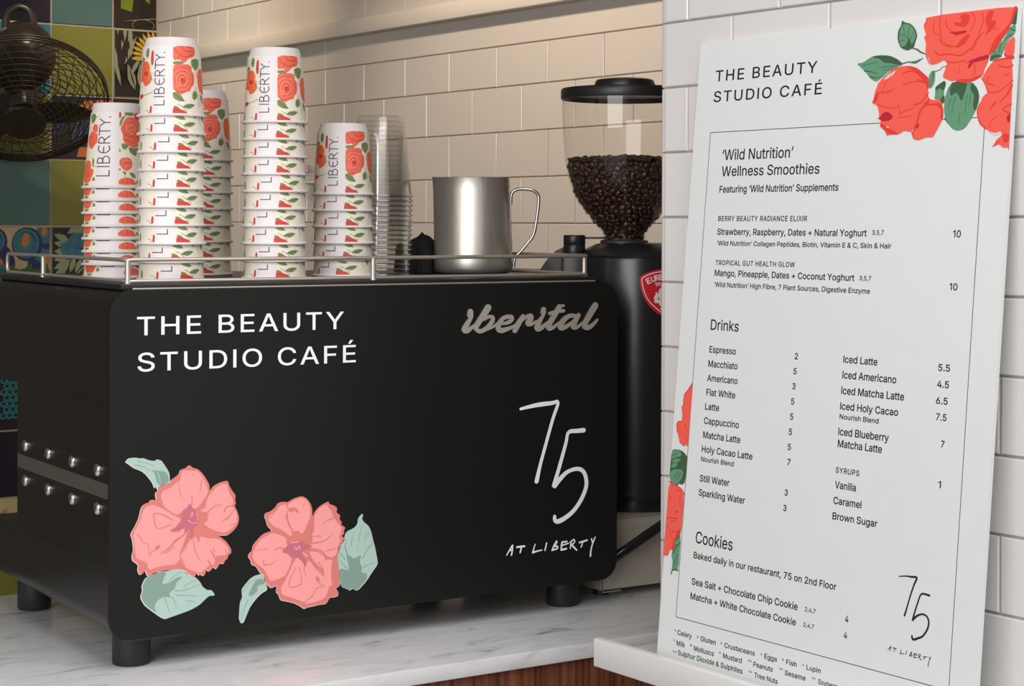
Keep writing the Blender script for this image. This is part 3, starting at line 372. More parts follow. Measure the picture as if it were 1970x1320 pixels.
BOARD_TEXT={"title":[["THE BEAUTY",110.8,272.5,666.4,12.47],["STUDIO CAFÉ",110.2,281.7,642.4,12.26]],"smooth":[["‘Wild Nutrition’",131.8,245.0,574.8,11.79],["Wellness Smoothies",132.6,286.2,556.3,11.16],["Featuring ‘Wild Nutrition’ Supplements",131.2,315.7,537.6,7.57],["BERRY BEAUTY RADIANCE ELIXIR",132.5,272.9,505.1,5.64],["Strawberry, Raspberry, Dates + Natural Yoghurt",132.4,360.0,489.5,6.88],["3,5,7",367.2,383.2,491.2,4.68],["10",473.7,483.4,489.4,6.83],["‘Wild Nutrition’ Collagen Peptides, Biotin, Vitamin E & C, Skin & Hair",133.4,394.6,477.3,5.15],["TROPICAL GUT HEALTH GLOW",133.1,259.1,455.1,5.38],["Mango, Pineapple, Dates + Coconut Yoghurt",132.9,346.9,442.7,6.73],["3,5,7",353.8,370.0,443.7,4.58],["10",473.5,483.4,437.4,6.64],["‘Wild Nutrition’ High Fibre, 7 Plant Sources, Digestive Enzyme",133.6,369.7,430.2,5.3]],"drinks":[["Drinks",132.7,178.6,381.4,11.63],["Espresso",133.2,177.0,355.8,7.02],["Macchiato",133.1,181.1,339.5,7.19],["Americano",132.9,182.7,323.3,7.18],["Flat White",133.1,180.7,307.2,7.23],["Latte",132.8,156.1,291.1,7.16],["Cappuccino",132.6,189.9,275.1,7.32],["Matcha Latte",132.9,193.7,259.1,7.31],["Holy Cacao Latte",132.5,214.6,243.1,7.13],["Nourish Blend",132.4,185.9,232.7,5.27],["Still Water",132.4,181.2,210.2,7.28],["Sparkling Water",132.2,207.7,194.2,7.21],["2",268.3,273.2,356.5,6.55],["5",267.9,272.8,340.4,6.53],["3",267.7,272.6,324.4,6.53],["5",267.5,272.4,308.1,6.51],["5",267.5,272.4,291.9,6.5],["5",267.3,272.2,275.7,6.49],["5",267.2,272.1,259.5,6.48],["7",267.9,272.8,243.4,6.47],["3",267.1,272.0,210.9,6.46],["3",266.7,271.6,194.5,6.44]],"iced":[["Iced Latte",339.0,386.3,357.5,7.15],["Iced Americano",339.3,412.9,341.2,7.46],["Iced Matcha Latte",339.1,424.6,324.9,7.51],["Iced Holy Cacao",339.0,418.2,308.9,7.23],["Nourish Blend",339.2,393.0,299.0,5.03],["Iced Blueberry",338.8,408.1,282.3,7.48],["Matcha Latte",339.2,400.0,269.9,7.46],["SYRUPS",338.7,371.6,243.4,5.53],["Vanilla",339.1,368.4,227.4,7.28],["Caramel",338.4,377.4,211.2,7.17],["Brown Sugar",338.6,400.4,195.3,7.04],["5.5",465.9,480.6,357.6,6.61],["4.5",465.8,480.6,341.4,6.6],["6.5",465.7,480.3,325.3,6.59],["7.5",467.0,480.1,309.3,6.57],["7",475.1,479.7,283.4,6.53],["1",475.3,478.6,244.0,6.51]],"cookie":[["Cookies",132.7,193.2,141.1,12.92],["Baked daily in our restaurant, 75 on 2nd Floor",131.4,350.3,123.9,6.88],["Sea Salt + Chocolate Chip Cookie",131.2,297.7,94.3,7.26],["2,4,7",308.4,323.8,95.5,4.2],["4",365.4,370.1,94.3,6.58],["Matcha + White Chocolate Cookie",130.8,296.7,78.0,6.97],["2,4,7",307.6,323.0,79.4,4.24],["4",365.1,369.7,77.9,6.62]],"allergen":[["1",107.9,110.5,37.6,2.2],["Celery",113.5,137.9,34.8,5.37],["2",146.1,149.1,37.5,2.17],["Gluten",152.3,177.4,35.1,5.28],["3",184.6,187.5,37.9,2.13],["Crustaceans",191.3,239.1,35.3,5.2],["4",247.4,250.4,38.0,2.08],["Eggs",253.8,272.9,35.6,5.07],["5",280.5,283.2,38.6,2.05],["Fish",286.7,302.1,36.0,5.0],["6",309.9,312.4,38.9,2.02],["Lupin",316.2,336.6,36.4,4.94],["7",107.2,110.6,26.3,2.2],["Milk",113.3,127.6,22.9,5.36],["8",135.8,139.2,26.3,2.18],["Molluscs",142.6,175.4,22.6,5.3],["9",183.3,186.5,27.1,2.14],["Mustard",190.1,219.9,23.7,5.21],["10",228.9,234.8,27.6,2.1],["Peanuts",237.9,267.6,24.0,5.1],["11",276.6,281.8,28.4,2.05],["Sesame",285.5,316.0,24.6,5.0],["12",324.3,330.0,28.5,2.01],["Soybeans",333.8,364.9,25.3,4.9],["13",107.4,113.9,13.9,2.2],["Sulphur Dioxide & Sulphites",116.4,222.4,12.8,5.36],["14",231.4,236.9,16.5,2.09],["Tree Nuts",240.4,276.0,13.0,5.09]]}
BOARD_ART=[["printed_leaf","green leaf with a stalk, topmost of the corner bouquet",[["p","gd",[389.3,713.0,392.7,710.2,400.8,708.3,407.5,702.8,411.3,695.2,408.8,688.1,407.6,683.3,400.0,680.3,390.2,683.5,384.7,692.5,384.6,702.3,388.2,706.9]],["p","gm",[391.2,709.1,400.1,707.4,406.3,702.3,409.4,695.4,407.1,689.5,403.5,685.5,394.9,684.9,390.1,685.3,386.5,693.0,386.8,701.5,389.1,706.2]],["p","gd",[390.2,683.5,396.4,685.4,400.3,694.9,404.4,684.8,407.9,683.3,400.0,680.3]],["s","gd",[0.98,1.72,0.98],[404.5,683.0,412.5,680.5,416.7,677.8,424.2,675.1]],["s","gd",[0.74,0.5],[390.5,708.6,392.5,702.9,394.5,698.4]],["s","gd",[0.62],[386.6,698.5,393.9,696.6,399.0,692.5]],["s","gd",[0.62],[388.0,691.0,394.3,691.7]],["s","gd",[0.62],[400.1,706.5,399.2,698.6,398.9,693.8]],["s","gd",[0.61],[406.9,700.4,404.2,695.8,401.4,691.1]]]],["printed_leaf","pointed green leaf behind the left rose",[["p","gm",[330.0,671.8,339.1,672.4,350.2,677.8,360.0,678.6,374.7,677.3,386.4,672.7,394.8,666.6,387.1,664.1,376.1,661.1,368.5,655.5,359.2,650.5,350.6,654.8,343.4,662.1,334.4,668.9]],["p","gd",[350.2,677.6,360.0,678.6,374.7,677.3,386.4,672.7,395.2,666.6,386.9,666.3,378.7,669.0,367.2,670.4,362.8,674.4]],["s","gd",[0.99,1.73,0.74],[391.6,666.8,401.0,668.6,410.5,667.3,416.6,669.3,420.3,671.2]],["s","gm",[0.74],[397.9,668.2,410.4,668.8,416.5,670.5]],["s","gd",[0.51],[337.8,668.7,349.2,670.4,359.0,671.6]],["s","gd",[1.26,0.5],[341.6,663.5,353.3,661.4,360.1,659.1]],["s","gd",[1.25,0.5],[350.4,656.6,358.8,654.9,365.3,655.7]],["s","gd",[0.62],[364.4,665.6,378.9,665.9,385.4,664.8]],["s","gd",[0.62],[367.9,662.3,380.8,663.3]]]],["printed_leaf","small green bud leaf between the roses",[["p","gm",[437.6,657.3,433.0,657.4,429.6,652.8,429.9,643.1,431.8,638.8,435.9,641.6,438.2,646.2]],["s","gd",[1.21,0.73],[435.4,656.6,434.9,650.0,432.1,640.6]],["s","gd",[0.85,0.6],[437.7,656.4,443.7,657.8,446.5,660.0,451.8,660.9]],["p","gm",[450.7,646.6,452.8,642.7,450.4,634.8,452.2,627.5,449.6,622.9,444.7,627.4,438.5,628.3,439.6,633.0,438.7,640.2,444.1,643.5]],["p","gd",[450.7,646.6,452.8,642.7,449.3,635.4,445.2,639.8,440.9,636.5,438.7,640.2,444.1,643.5]],["p","gd",[451.8,632.3,452.2,624.0,448.8,623.2,446.1,627.9]]]],["printed_leaf","large oval green leaf under the corner roses",[["p","gm",[461.3,644.8,485.1,643.3,493.0,635.8,495.8,627.5,494.4,618.3,488.0,606.9,480.0,596.7,471.3,594.7,463.7,597.4,455.5,606.0,452.0,615.7,452.1,628.7,455.8,639.2]],["p","gd",[461.3,644.8,480.0,642.7,477.7,634.4,473.8,623.4,469.1,631.3,465.2,633.9,460.3,629.5,457.5,636.7]],["p","gd",[484.4,643.4,493.0,635.2,495.6,626.4,491.9,612.6,488.2,618.6,489.1,630.2,483.6,635.2]],["s","gd",[0.6],[460.4,628.3,457.3,620.1]],["s","gd",[0.59],[465.6,629.2,462.3,614.0]],["s","gd",[0.59],[472.9,612.3,471.5,601.8]],["s","gd",[0.59],[480.2,630.7,478.8,612.0]],["s","gd",[0.59],[484.6,631.6,483.4,618.8]],["s","gd",[1.19,0.48],[453.8,608.5,458.8,602.3]]]],["printed_rose","large open red rose in the top corner",[["p","rm",[421.4,713.7,535.4,713.9,530.2,708.4,528.1,698.2,524.6,689.3,516.6,683.0,514.2,677.4,506.0,672.2,503.9,661.9,500.1,655.2,498.5,648.3,489.4,644.2,477.9,642.0,464.2,645.8,459.8,644.9,447.4,649.8,449.9,656.2,452.9,665.5,445.9,667.2,443.1,665.0,431.1,662.9,428.1,670.9,422.9,677.3,423.8,685.7,420.0,693.3,423.0,694.2,418.3,704.9,421.1,707.7]],["p","rd",[535.4,713.6,531.2,713.5,527.4,698.2,520.2,691.4,510.8,684.6,505.7,675.7,503.5,667.8,511.8,671.8,518.1,681.7,525.3,689.2,529.6,698.1]],["p","rd",[464.9,711.5,476.7,711.6,477.1,702.7,471.9,698.2,460.5,700.9,456.5,704.3,468.5,703.5]],["p","rx",[451.2,695.5,460.3,694.5,475.4,695.2,473.8,692.4,460.6,690.9,457.4,693.2]],["p","rd",[462.9,680.0,468.4,686.9,475.4,691.3,480.2,690.7,473.9,681.7,466.3,678.5]],["p","rd",[496.4,702.2,500.0,712.1,507.2,711.7,504.0,701.5,511.1,702.3,508.6,694.1,497.9,688.0,501.4,695.0]],["p","rx",[493.4,667.3,504.8,669.1,503.8,664.3,498.1,663.5,485.1,661.9,481.4,656.5,478.1,657.6,482.0,663.5,471.9,661.2,483.4,665.1]],["p","rd",[464.3,644.6,476.4,642.1,489.4,644.2,498.5,648.3,492.0,648.7,484.9,645.9,470.1,646.9]],["s","rd",[1.21,0.73],[432.6,708.5,432.1,697.1,442.4,691.4,444.6,683.8,457.0,679.3]],["s","rd",[1.21],[439.5,712.7,439.6,703.6,442.6,692.6]],["s","rd",[1.45,0.73],[447.2,707.2,449.6,700.4,459.1,694.2]],["s","rd",[1.21],[435.9,677.8,440.9,672.9,453.0,673.1,468.2,670.4,479.6,675.4,487.7,684.2,490.9,690.4]],["s","rd",[0.95],[479.5,676.4,484.3,675.6,489.1,685.2,495.8,691.7]],["s","rd",[0.96],[479.6,711.9,484.6,704.4,479.6,694.2]],["s","rd",[0.95],[492.9,710.7,495.0,702.3,490.1,691.0]],["s","rd",[0.97],[439.6,689.3,452.3,682.3,466.0,678.8]],["s","rd",[1.71,0.98],[419.8,705.4,424.1,709.8]],["s","rd",[1.46,0.73],[424.8,673.6,429.4,664.8]],["s","rd",[0.94],[486.6,660.8,488.7,653.6,486.2,648.0]],["s","rd",[0.71],[467.6,659.8,469.6,652.5]],["s","rd",[0.96],[451.4,665.6,461.3,663.8,476.0,665.1]],["s","rd",[0.7],[508.6,694.1,514.4,692.5]]]],["printed_rose","red rose hanging at the left of the corner bouquet",[["p","rm",[382.4,663.2,395.0,664.8,404.5,664.5,414.1,661.6,422.4,655.6,429.8,650.4,431.2,643.1,429.4,636.0,432.4,628.6,441.7,626.9,444.5,629.1,449.6,622.9,452.0,615.7,450.9,606.2,444.2,595.8,440.2,589.4,432.5,590.3,422.0,587.1,415.6,588.5,412.8,594.6,414.6,600.6,411.1,595.9,402.3,598.1,394.7,594.1,381.9,594.6,379.6,592.8,375.0,599.8,368.2,603.7,369.2,611.1,364.3,611.3,367.2,614.9,363.0,626.2,355.4,628.4,357.5,632.6,358.5,640.0,362.5,649.7,368.6,654.2,376.2,659.9]],["p","wb",[368.9,651.8,376.4,658.0,386.1,661.5,381.4,655.9,374.4,652.9]],["p","wb",[375.5,603.2,381.5,602.9,379.0,599.9]],["p","rd",[414.1,661.6,429.8,650.4,431.2,643.1,429.4,636.0,427.3,643.3,418.0,652.3,408.0,660.2,398.2,663.9]],["p","rd",[355.4,628.4,358.1,635.1,364.8,642.1,362.6,629.9]],["p","rx",[371.1,617.1,376.6,619.1,386.1,614.0,382.3,609.0,371.8,608.5,366.2,611.8]],["p","rd",[426.4,626.5,434.3,623.5,444.9,624.6,449.7,621.7,452.6,608.5,448.1,607.3,448.9,617.0,442.1,621.9,432.9,622.4,426.8,621.5]],["p","rd",[371.1,607.3,378.0,602.1,388.0,598.6,394.7,594.4,381.9,594.6,375.0,599.8,368.2,603.7]],["p","rx",[414.3,600.6,420.4,605.2,421.5,601.5,417.8,599.3]],["s","rd",[0.74],[381.0,660.8,377.6,653.7,372.4,648.5,369.0,640.6]],["s","rd",[1.0],[363.5,639.1,378.0,639.5,385.0,642.2]],["s","rd",[0.98],[395.9,645.4,412.2,647.8,429.5,645.0]],["s","rd",[1.22],[415.1,649.8,423.1,647.2,430.8,644.0]],["s","rd",[1.0],[364.6,626.3,379.5,622.2,392.6,622.8]],["s","rd",[0.98],[392.0,625.9,395.4,614.2]],["s","rd",[0.74],[394.1,615.8,402.9,618.7,411.7,620.6]],["s","rd",[0.73],[391.6,611.3,412.0,612.8]],["s","rd",[1.45],[430.6,635.3,423.3,626.7,413.0,623.6]],["s","rd",[2.66,1.69],[431.7,627.4,421.8,617.1,417.5,602.9,413.2,594.6]],["s","rd",[1.23],[395.6,657.4,406.5,659.1,414.6,656.2]],["s","rd",[0.97],[411.9,595.9,415.6,589.1]]]],["printed_rose","red rose cut by the right edge of the board",[["p","rm",[534.8,685.0,525.3,680.0,521.8,671.0,526.5,664.9,534.6,664.3]],["p","rm",[534.3,663.2,523.7,664.5,511.1,662.6,505.0,657.2,497.2,646.1,501.3,640.0,506.3,631.6,499.4,627.3,497.7,621.6,494.0,613.6,497.9,601.8,506.3,595.7,516.8,588.9,526.5,591.4,525.4,588.0,519.9,584.8,516.2,578.0,523.1,580.1,527.6,576.5,534.7,576.3,535.6,571.7]],["p","rd",[521.9,669.9,526.4,666.1,534.6,665.5,534.8,662.9,523.7,664.5]],["p","rx",[534.5,609.4,529.6,606.2,532.5,600.3,534.7,601.4]],["p","wb",[505.6,594.5,516.6,590.6,525.0,592.6,524.5,590.4,516.8,588.7]],["p","rd",[525.2,589.8,534.5,590.0,534.5,582.0,528.8,580.5]],["s","rd",[1.61],[534.3,663.0,522.4,663.1,511.1,662.0]],["s","rd",[1.17],[497.2,646.1,502.1,639.4,507.0,631.5,519.1,631.8,527.3,636.1,535.0,641.4]],["s","rd",[1.4],[516.5,657.0,527.3,654.3,533.9,656.4]],["s","rd",[1.17],[505.1,646.7,504.1,641.0,512.3,638.0]],["s","rd",[2.54,1.15],[534.2,636.9,529.3,628.0,521.4,620.9]],["s","rd",[0.93,2.09,0.93],[517.1,622.0,513.1,618.5,509.8,614.0]],["s","rd",[1.38],[535.1,618.5,525.0,614.4,534.3,608.8]],["s","rd",[0.93],[518.2,607.3,511.8,602.4,510.3,595.3]],["s","rd",[1.4],[497.7,621.6,494.4,613.6,498.3,601.8,506.3,595.7]],["s","rd",[1.16],[530.5,648.5,525.1,646.6]],["s","rd",[1.16],[516.2,578.0,524.3,583.5]]]],["printed_stem","green stalk beside the large corner rose",[["p","gd",[535.4,713.6,530.2,707.8,528.2,697.0,534.7,694.7,535.2,704.5]],["p","gm",[534.5,695.9,528.4,694.5,522.2,683.7,514.3,676.2,506.4,671.0,505.4,661.8,511.1,662.3,519.4,665.2,522.9,674.4,525.5,681.1,534.1,686.2]],["p","gd",[505.4,661.8,506.7,667.5,516.3,668.0,520.8,665.3,512.3,664.8]],["s","gd",[0.93],[527.2,692.5,534.4,689.6]],["s","gd",[0.93],[518.3,679.4,516.1,670.3]],["s","gd",[0.93],[522.3,682.5,530.4,686.5]],["s","gd",[0.7],[510.3,671.9,512.1,667.1]]]],["printed_rose","red rose part beside the left border line, upper",[["p","rm",[109.9,319.9,109.3,247.3,108.6,246.3,105.4,248.9,102.7,246.7,94.8,249.8,90.0,260.2,87.4,270.0,89.3,273.6,95.2,274.1,95.7,283.6,92.6,291.3,96.2,292.6,96.4,304.5,101.8,309.9]],["s","rd",[1.39],[109.0,318.9,101.8,309.9,96.8,304.1,96.5,292.6]],["s","rd",[1.19],[89.1,261.2,87.4,270.0,90.0,273.4,95.2,273.9]],["s","rd",[1.18],[101.5,271.3,106.8,262.9]],["s","rd",[1.18],[104.3,258.7,106.5,252.0]],["s","rd",[0.99],[94.8,250.3,102.7,246.7]]]],["printed_leaf","green leaf beside the left border line, upper",[["p","gd",[81.7,239.5,86.0,241.5,98.8,241.3,106.6,237.2,109.2,234.5,108.5,205.9,103.0,202.3,98.3,203.7,95.0,200.3,80.9,204.6]],["p","gm",[81.7,239.0,86.0,241.0,97.4,240.2,99.4,235.4,89.3,231.4,99.8,231.5,91.5,225.7,83.9,225.8]],["p","gm",[84.0,224.9,94.4,226.0,90.5,220.6,83.1,219.8]],["p","gm",[81.8,217.2,101.0,220.3,104.4,216.2,102.2,209.1,94.1,201.2,81.7,204.7]],["s","gd",[0.89],[83.0,233.7,91.7,237.6]],["s","gd",[0.89],[83.6,228.8,92.2,233.2]],["s","gd",[0.89],[88.9,207.6,96.9,217.4]],["s","gd",[0.89],[94.9,208.2,100.0,215.8]]]],["printed_rose","red rose part beside the left border line, lower",[["p","rm",[80.9,204.6,94.1,201.2,103.5,197.4,108.8,192.2,108.1,147.9,100.5,142.9,97.0,126.6,91.6,127.8,88.0,119.4,82.7,119.6,79.8,118.2,80.8,157.9]],["s","rd",[1.19],[81.0,204.1,94.2,200.7,103.5,197.4,108.5,192.1]],["s","rd",[0.88],[95.5,195.0,101.5,195.2,102.1,182.5,106.8,174.2]],["s","rd",[1.18],[82.7,188.9,86.1,185.4,84.3,181.2]],["p","rd",[94.2,170.6,97.9,173.1,101.5,171.6,98.4,168.7]],["s","rd",[1.77,0.79],[81.5,162.5,92.2,163.4,100.4,164.0]],["s","rd",[0.88],[88.2,158.9,94.1,160.2,99.7,163.9]],["s","rd",[0.98],[81.2,154.0,87.6,150.9,96.9,148.3,107.0,151.7]],["s","rd",[0.78],[88.8,146.7,95.8,137.3]],["p","rd",[100.0,146.8,107.3,155.6,107.3,148.8,97.4,136.5,97.0,127.1,93.0,129.0]]]],["printed_leaf","green leaf beside the left border line, lower",[["p","gm",[107.7,147.8,107.8,105.7,98.6,105.2,94.1,98.6,96.4,104.9,96.8,114.8,93.7,122.2,97.1,132.6,100.5,142.9]],["s","gd",[1.16],[104.8,144.5,98.8,137.7,98.9,129.9]],["s","gd",[1.16],[107.0,137.9,101.7,131.3,96.5,124.6]],["s","gd",[0.87],[104.8,123.9,99.4,111.3]],["s","gd",[1.36],[96.1,100.4,97.8,105.1,107.4,106.2]],["s","gd",[0.87],[105.1,134.7,99.9,134.0]]]],["digit_lettering","black handwritten 7",[["s","bk",[0.92,1.23,1.84,2.3,1.84,1.69,1.69,2.15],[433.0,151.3,442.0,153.0,449.1,153.4,455.9,153.5,452.8,145.7,448.8,133.4,445.7,122.1,443.4,114.6]]]],["digit_lettering","black handwritten 5",[["s","bk",[2.11,1.96,1.66,1.81,1.96,2.26,1.81,1.81,1.96,1.96,1.96,2.26,2.41,1.81],[473.1,139.1,470.3,139.4,462.9,138.7,459.1,129.8,455.2,116.9,454.1,111.9,456.6,114.8,461.1,118.1,466.9,119.9,471.9,118.3,474.4,113.4,473.1,106.3,467.7,98.7,462.0,95.8,457.7,93.7,455.1,94.5,454.5,96.8]]]],["handwritten_lettering","black handwritten words",[["s","bk",[0.51,0.73],[425.06,77.14,426.49,79.16,428.55,81.81]],["s","bk",[0.73,0.73],[428.55,81.81,428.41,79.09,427.93,76.88]],["s","bk",[0.51],[426.49,79.16,428.41,79.49]],["s","bk",[0.81],[431.2,80.6,433.52,80.71,435.91,80.67]],["s","bk",[0.73],[434.0,80.3,433.19,77.69]],["s","bk",[0.48,0.74],[442.38,81.07,441.57,79.05,440.87,76.96]],["s","bk",[0.86,0.52],[440.87,76.96,443.52,77.4,446.54,77.69]],["s","bk",[0.7],[449.44,81.04,448.41,77.4]],["s","bk",[0.48,0.74],[455.29,81.3,453.96,79.38,452.82,76.92]],["s","bk",[0.56],[455.29,81.3,455.88,81.33,455.62,80.34,454.15,78.98]],["s","bk",[0.74],[454.15,78.98,456.13,78.65,455.95,77.58,452.82,77.03]],["s","bk",[0.74],[459.08,80.67,458.6,78.68,458.6,76.48]],["s","bk",[0.74],[459.08,80.6,462.05,80.67]],["s","bk",[0.74,0.52],[458.6,78.83,463.23,79.68]],["s","bk",[0.87],[458.6,76.63,461.76,76.96]],["s","bk",[0.61],[464.74,80.45,464.22,76.92]],["s","bk",[0.61],[464.22,80.19,466.39,81.22,466.95,79.93,465.07,78.61]],["s","bk",[0.88,0.74],[465.07,78.61,468.23,75.63]],["s","bk",[0.79],[470.07,79.38,474.93,80.16]],["s","bk",[0.66],[472.24,79.6,471.1,76.96]],["s","bk",[0.66],[477.65,80.6,478.49,78.32]],["s","bk",[0.67,0.76,0.89],[480.0,81.22,478.16,77.4,477.24,74.16,477.06,71.7]]]]]
CUP_SMALL_ART=[["p","cw",[-36.7,91.3,2.1,90.8,1.8,2.3,-35.8,2.3]],["p","cr",[2.9,90.4,50.9,90.4,51.8,80.0,44.7,75.9,34.5,74.4,25.2,68.2,20.2,68.2,15.4,72.8,2.8,70.3]],["s","cd",[1.02],[4.5,88.2,12.4,80.0,25.5,75.9,45.0,79.0]],["s","cd",[1.02],[19.2,89.2,27.6,83.1,45.5,84.1]],["s","cd",[0.82],[12.2,72.8,20.6,81.0]],["s","cd",[0.82],[31.6,89.2,41.4,87.2]],["p","cg",[2.8,69.3,15.4,70.3,24.3,67.7,18.5,66.2,2.8,65.9]],["p","cr",[2.8,64.7,12.1,66.5,21.8,66.2,32.2,66.7,41.6,63.6,39.2,58.5,46.2,55.4,46.4,46.2,43.8,40.1,37.7,37.0,36.6,32.9,23.7,30.4,18.9,27.6,11.4,29.4,5.6,32.9,2.7,38.1]],["p","cm",[5.8,60.6,16.8,62.6,31.9,61.6,38.0,55.4,38.3,46.2,34.2,38.1,22.2,32.9,10.1,36.0,4.2,42.1]],["s","cd",[1.23],[11.7,44.2,13.3,49.3,19.7,52.4,26.1,49.3,25.0,43.2,19.3,41.1,16.3,45.2]],["s","cd",[0.92],[7.1,41.1,6.5,49.3,11.9,55.4,23.1,57.5,33.2,53.4,33.6,44.2,25.6,37.0,13.1,36.0]],["s","cd",[0.82],[4.3,57.5,15.2,61.6,31.8,60.6]],["s","cd",[0.82],[2.6,36.0,11.5,30.9,23.8,31.9]],["s","cd",[0.82],[39.9,54.4,42.3,46.2,37.9,39.1]],["p","cd",[16.4,48.3,22.8,48.8,25.9,45.2,21.0,42.1,17.9,44.2]],["p","cg",[39.2,72.3,49.2,74.9,62.4,73.9,62.6,66.7,58.2,62.6,49.9,59.0,44.7,62.6,40.1,65.7]],["s","ck",[0.61],[44.4,71.8,52.0,66.7,52.1,60.6]],["p","cg",[2.6,30.4,9.2,30.7,17.4,26.8,21.1,21.7,24.9,19.4,14.2,19.1,5.5,21.7,2.6,24.8]],["s","ck",[0.61],[4.1,28.8,12.8,23.7,23.3,19.6]],["p","cg",[45.4,34.0,52.8,29.9,52.2,24.8,45.3,21.2,40.6,23.2,40.0,28.8]],["s","ck",[0.51],[46.3,32.9,45.4,22.7]],["p","cg",[19.3,12.0,26.3,15.5,36.4,16.6,45.9,15.3,37.0,10.9,30.9,9.6]],["s","ck",[0.51],[20.0,12.0,32.8,13.5,44.8,15.3]],["s","ck",[0.51],[10.5,15.5,18.5,12.5,29.1,6.3]],["p","cg",[3.3,13.5,11.2,12.0,16.9,7.9,3.3,7.9]],["p","cd",[2.3,9.9,9.0,10.2,16.9,8.6,24.4,6.9,30.6,2.8,30.5,1.2,2.0,1.2]],["p","co2",[58.1,61.6,79.6,62.6,80.1,46.2,78.7,28.8,62.6,31.9,56.6,40.1,56.0,50.3]],["p","cg",[60.9,30.4,73.0,25.8,74.2,15.5,64.2,21.7]],["s","ck",[0.61],[47.9,38.1,51.8,31.9,59.9,13.5]],["s","ck",[0.51],[54.7,57.0,51.9,54.4,56.8,52.4,51.4,50.3]],["p","cg",[-53.0,88.2,-48.3,84.1,-49.2,76.9,-52.5,73.7,-59.3,78.0,-58.0,84.1]],["s","ck",[0.51],[-51.6,87.2,-52.7,74.9]],["p","cd",[-41.9,83.1,-36.9,84.1,-36.2,65.7,-41.5,64.7,-43.2,72.8]],["p","cg",[-74.1,76.9,-61.1,73.9,-64.0,70.8,-74.2,68.2]],["p","co2",[-74.2,68.2,-60.6,70.8,-49.6,69.3,-43.4,62.6,-45.1,57.5,-39.3,49.3,-39.9,44.2,-48.9,39.1,-58.8,38.6,-62.7,44.2,-78.9,45.2,-73.9,54.4]],["p","cd",[-64.9,56.5,-50.7,57.5,-46.8,52.4,-57.8,51.4]],["s","cy",[1.23],[-48.2,66.7,-45.3,60.6,-48.1,54.4,-44.0,45.2]],["s","ck",[0.61],[-41.9,56.5,-38.6,53.4,-41.7,49.3,-37.2,46.2]],["s","cg",[0.72],[-36.3,31.4,-43.7,28.8,-60.0,26.8]],["p","cd",[-73.3,28.8,-60.2,27.8,-61.2,24.8,-71.4,21.7,-75.9,24.8]],["p","cd",[-39.7,13.5,-36.4,13.0,-36.4,3.8,-40.9,3.8,-40.7,9.4]],["s","ck",[0.51],[-51.3,7.4,-44.9,6.9,-43.8,4.3,-40.9,4.3]],["p","cg",[-80.1,13.5,-74.7,15.5,-73.3,5.3,-78.6,3.8]],["p","cd",[-67.3,2.8,-59.5,2.8,-62.0,0.2]]]
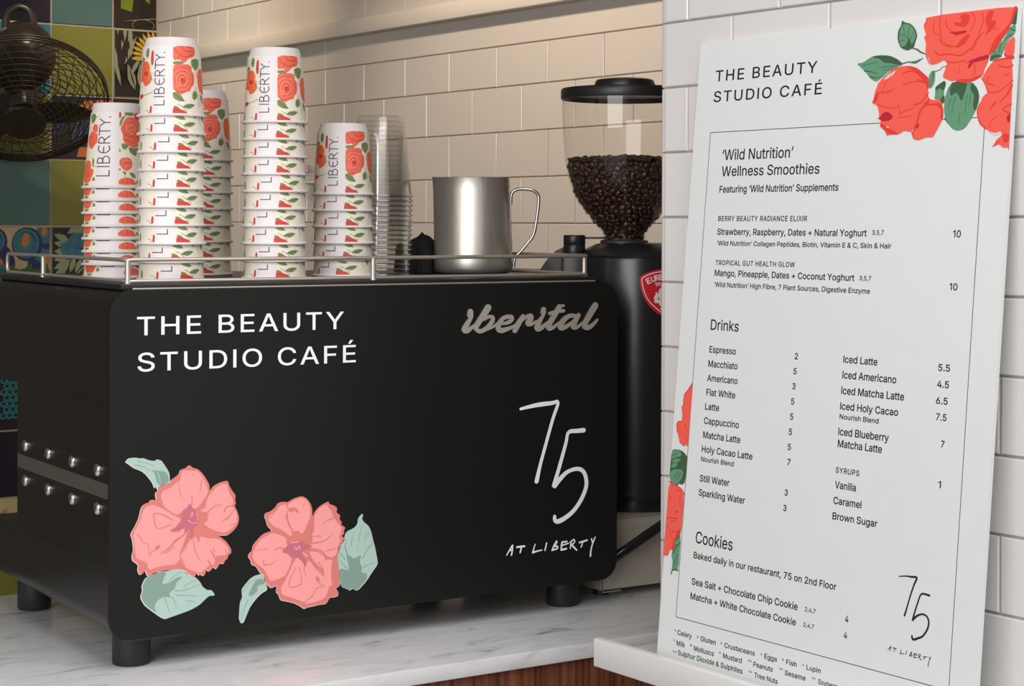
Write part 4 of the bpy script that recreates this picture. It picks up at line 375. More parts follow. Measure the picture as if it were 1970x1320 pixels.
CUP_LARGE_ART=[["p","cw",[-41.2,103.0,4.7,103.0,3.2,2.3,-40.0,2.3]],["p","cd",[5.3,103.4,9.1,102.9,10.7,97.2,5.4,92.0]],["p","cg",[17.2,102.4,42.4,101.8,39.5,97.7,25.2,97.2,17.9,98.2]],["p","cg",[11.6,96.1,21.5,98.2,14.0,92.0,10.4,85.8,5.6,81.6,6.2,88.9]],["p","cd",[43.6,101.8,60.7,101.8,60.8,96.1,50.7,92.0,41.4,95.1]],["p","cr",[21.3,95.1,33.0,96.1,46.1,94.6,58.8,88.9,57.4,77.5,53.2,65.1,45.5,62.0,46.9,56.8,34.4,54.2,25.8,56.8,17.6,58.8,13.0,65.1,12.5,73.3,7.7,78.5,10.3,83.7,14.8,88.9]],["p","cm",[17.4,88.9,32.6,93.0,50.1,88.9,52.0,78.5,44.7,71.3,35.8,67.1,23.3,71.3,16.0,78.5]],["s","cd",[1.04],[20.8,86.8,36.3,89.4,46.7,83.7,42.9,74.4,32.3,70.2,23.5,74.4,27.6,80.6,37.5,81.6]],["s","cd",[0.93],[15.0,73.3,26.7,69.2,42.2,69.2,53.8,74.4]],["s","cd",[0.83],[13.0,65.1,26.3,64.0,35.1,60.9]],["s","cd",[0.83],[29.2,77.5,34.8,76.5,38.5,73.3]],["s","cd",[0.83],[18.2,87.9,16.9,79.6,20.0,73.3]],["p","cg",[10.5,60.9,19.2,58.8,24.1,56.8,18.9,52.6,14.1,51.6,9.6,55.7]],["p","cg",[24.0,55.7,36.2,53.7,46.7,55.2,44.7,49.5,37.9,43.3,28.5,46.9,24.5,50.6]],["s","ck",[0.62],[25.6,54.7,34.0,49.5,38.0,43.8]],["p","cg",[5.2,53.7,7.9,51.6,7.6,48.5,4.8,49.0]],["p","cr",[6.2,39.2,16.8,41.8,26.3,40.7,30.9,35.0,28.6,27.8,19.0,22.8,10.3,26.7,4.6,32.9]],["p","cm",[9.1,37.1,18.3,39.7,26.1,37.1,25.6,29.8,17.7,26.7,10.4,30.9]],["s","cd",[0.83],[7.6,35.0,16.5,32.9,24.4,36.1]],["s","cd",[0.83],[11.9,29.8,18.1,35.0,27.3,31.9]],["p","cg",[3.9,26.7,8.9,26.2,7.4,24.1,4.3,24.1]],["p","cg",[10.2,23.1,17.5,22.1,15.8,17.4,12.3,20.5]],["s","ck",[0.62],[15.7,22.6,15.2,15.3]],["p","cg",[22.7,21.0,31.4,21.5,36.1,17.4,34.9,13.3,27.7,15.3]],["p","cr",[3.7,10.7,10.0,13.8,20.1,14.8,30.7,12.7,35.2,8.1,40.1,5.0,3.4,4.8]],["s","cd",[0.83],[8.6,11.2,12.6,7.0]],["s","cd",[0.83],[18.6,14.3,19.9,10.2,16.8,6.0]],["s","cd",[0.83],[26.0,12.2,28.7,7.0]],["p","cg",[37.2,11.2,42.4,9.1,41.0,5.5,36.9,8.1]],["p","cg",[-71.0,99.8,-54.2,100.3,-48.9,95.1,-54.5,88.9,-61.9,86.8,-70.0,92.0]],["s","ck",[0.52],[-50.3,95.1,-44.1,95.6,-42.0,97.7]],["p","co2",[-60.4,81.6,-52.6,86.8,-42.4,84.7,-42.2,75.4,-50.2,74.4,-57.7,77.5]],["p","co2",[-70.5,71.3,-60.9,77.5,-51.4,74.4,-41.9,73.3,-40.4,62.0,-47.4,58.3,-56.1,51.8,-69.1,56.8,-75.6,65.1]],["s","cd",[0.83],[-65.5,69.2,-49.7,65.1,-53.1,56.8]],["p","cg",[-50.4,41.8,-45.8,38.1,-45.4,30.9,-49.3,28.8,-51.2,36.1]],["s","ck",[0.52],[-48.2,28.8,-39.4,29.8]],["p","co2",[-70.5,38.1,-58.3,37.1,-53.3,31.9,-54.8,26.7,-45.7,25.7,-45.8,19.5,-50.3,14.3,-53.7,8.1,-76.3,7.6,-79.8,18.4,-80.1,29.8]],["s","cd",[0.83],[-68.4,21.5,-53.4,19.5,-63.1,15.3]],["p","cg",[-44.4,16.4,-39.1,10.7,-48.5,9.9]],["p","cg",[-73.2,6.5,-55.9,7.3,-57.8,4.5,-70.0,3.9]]]
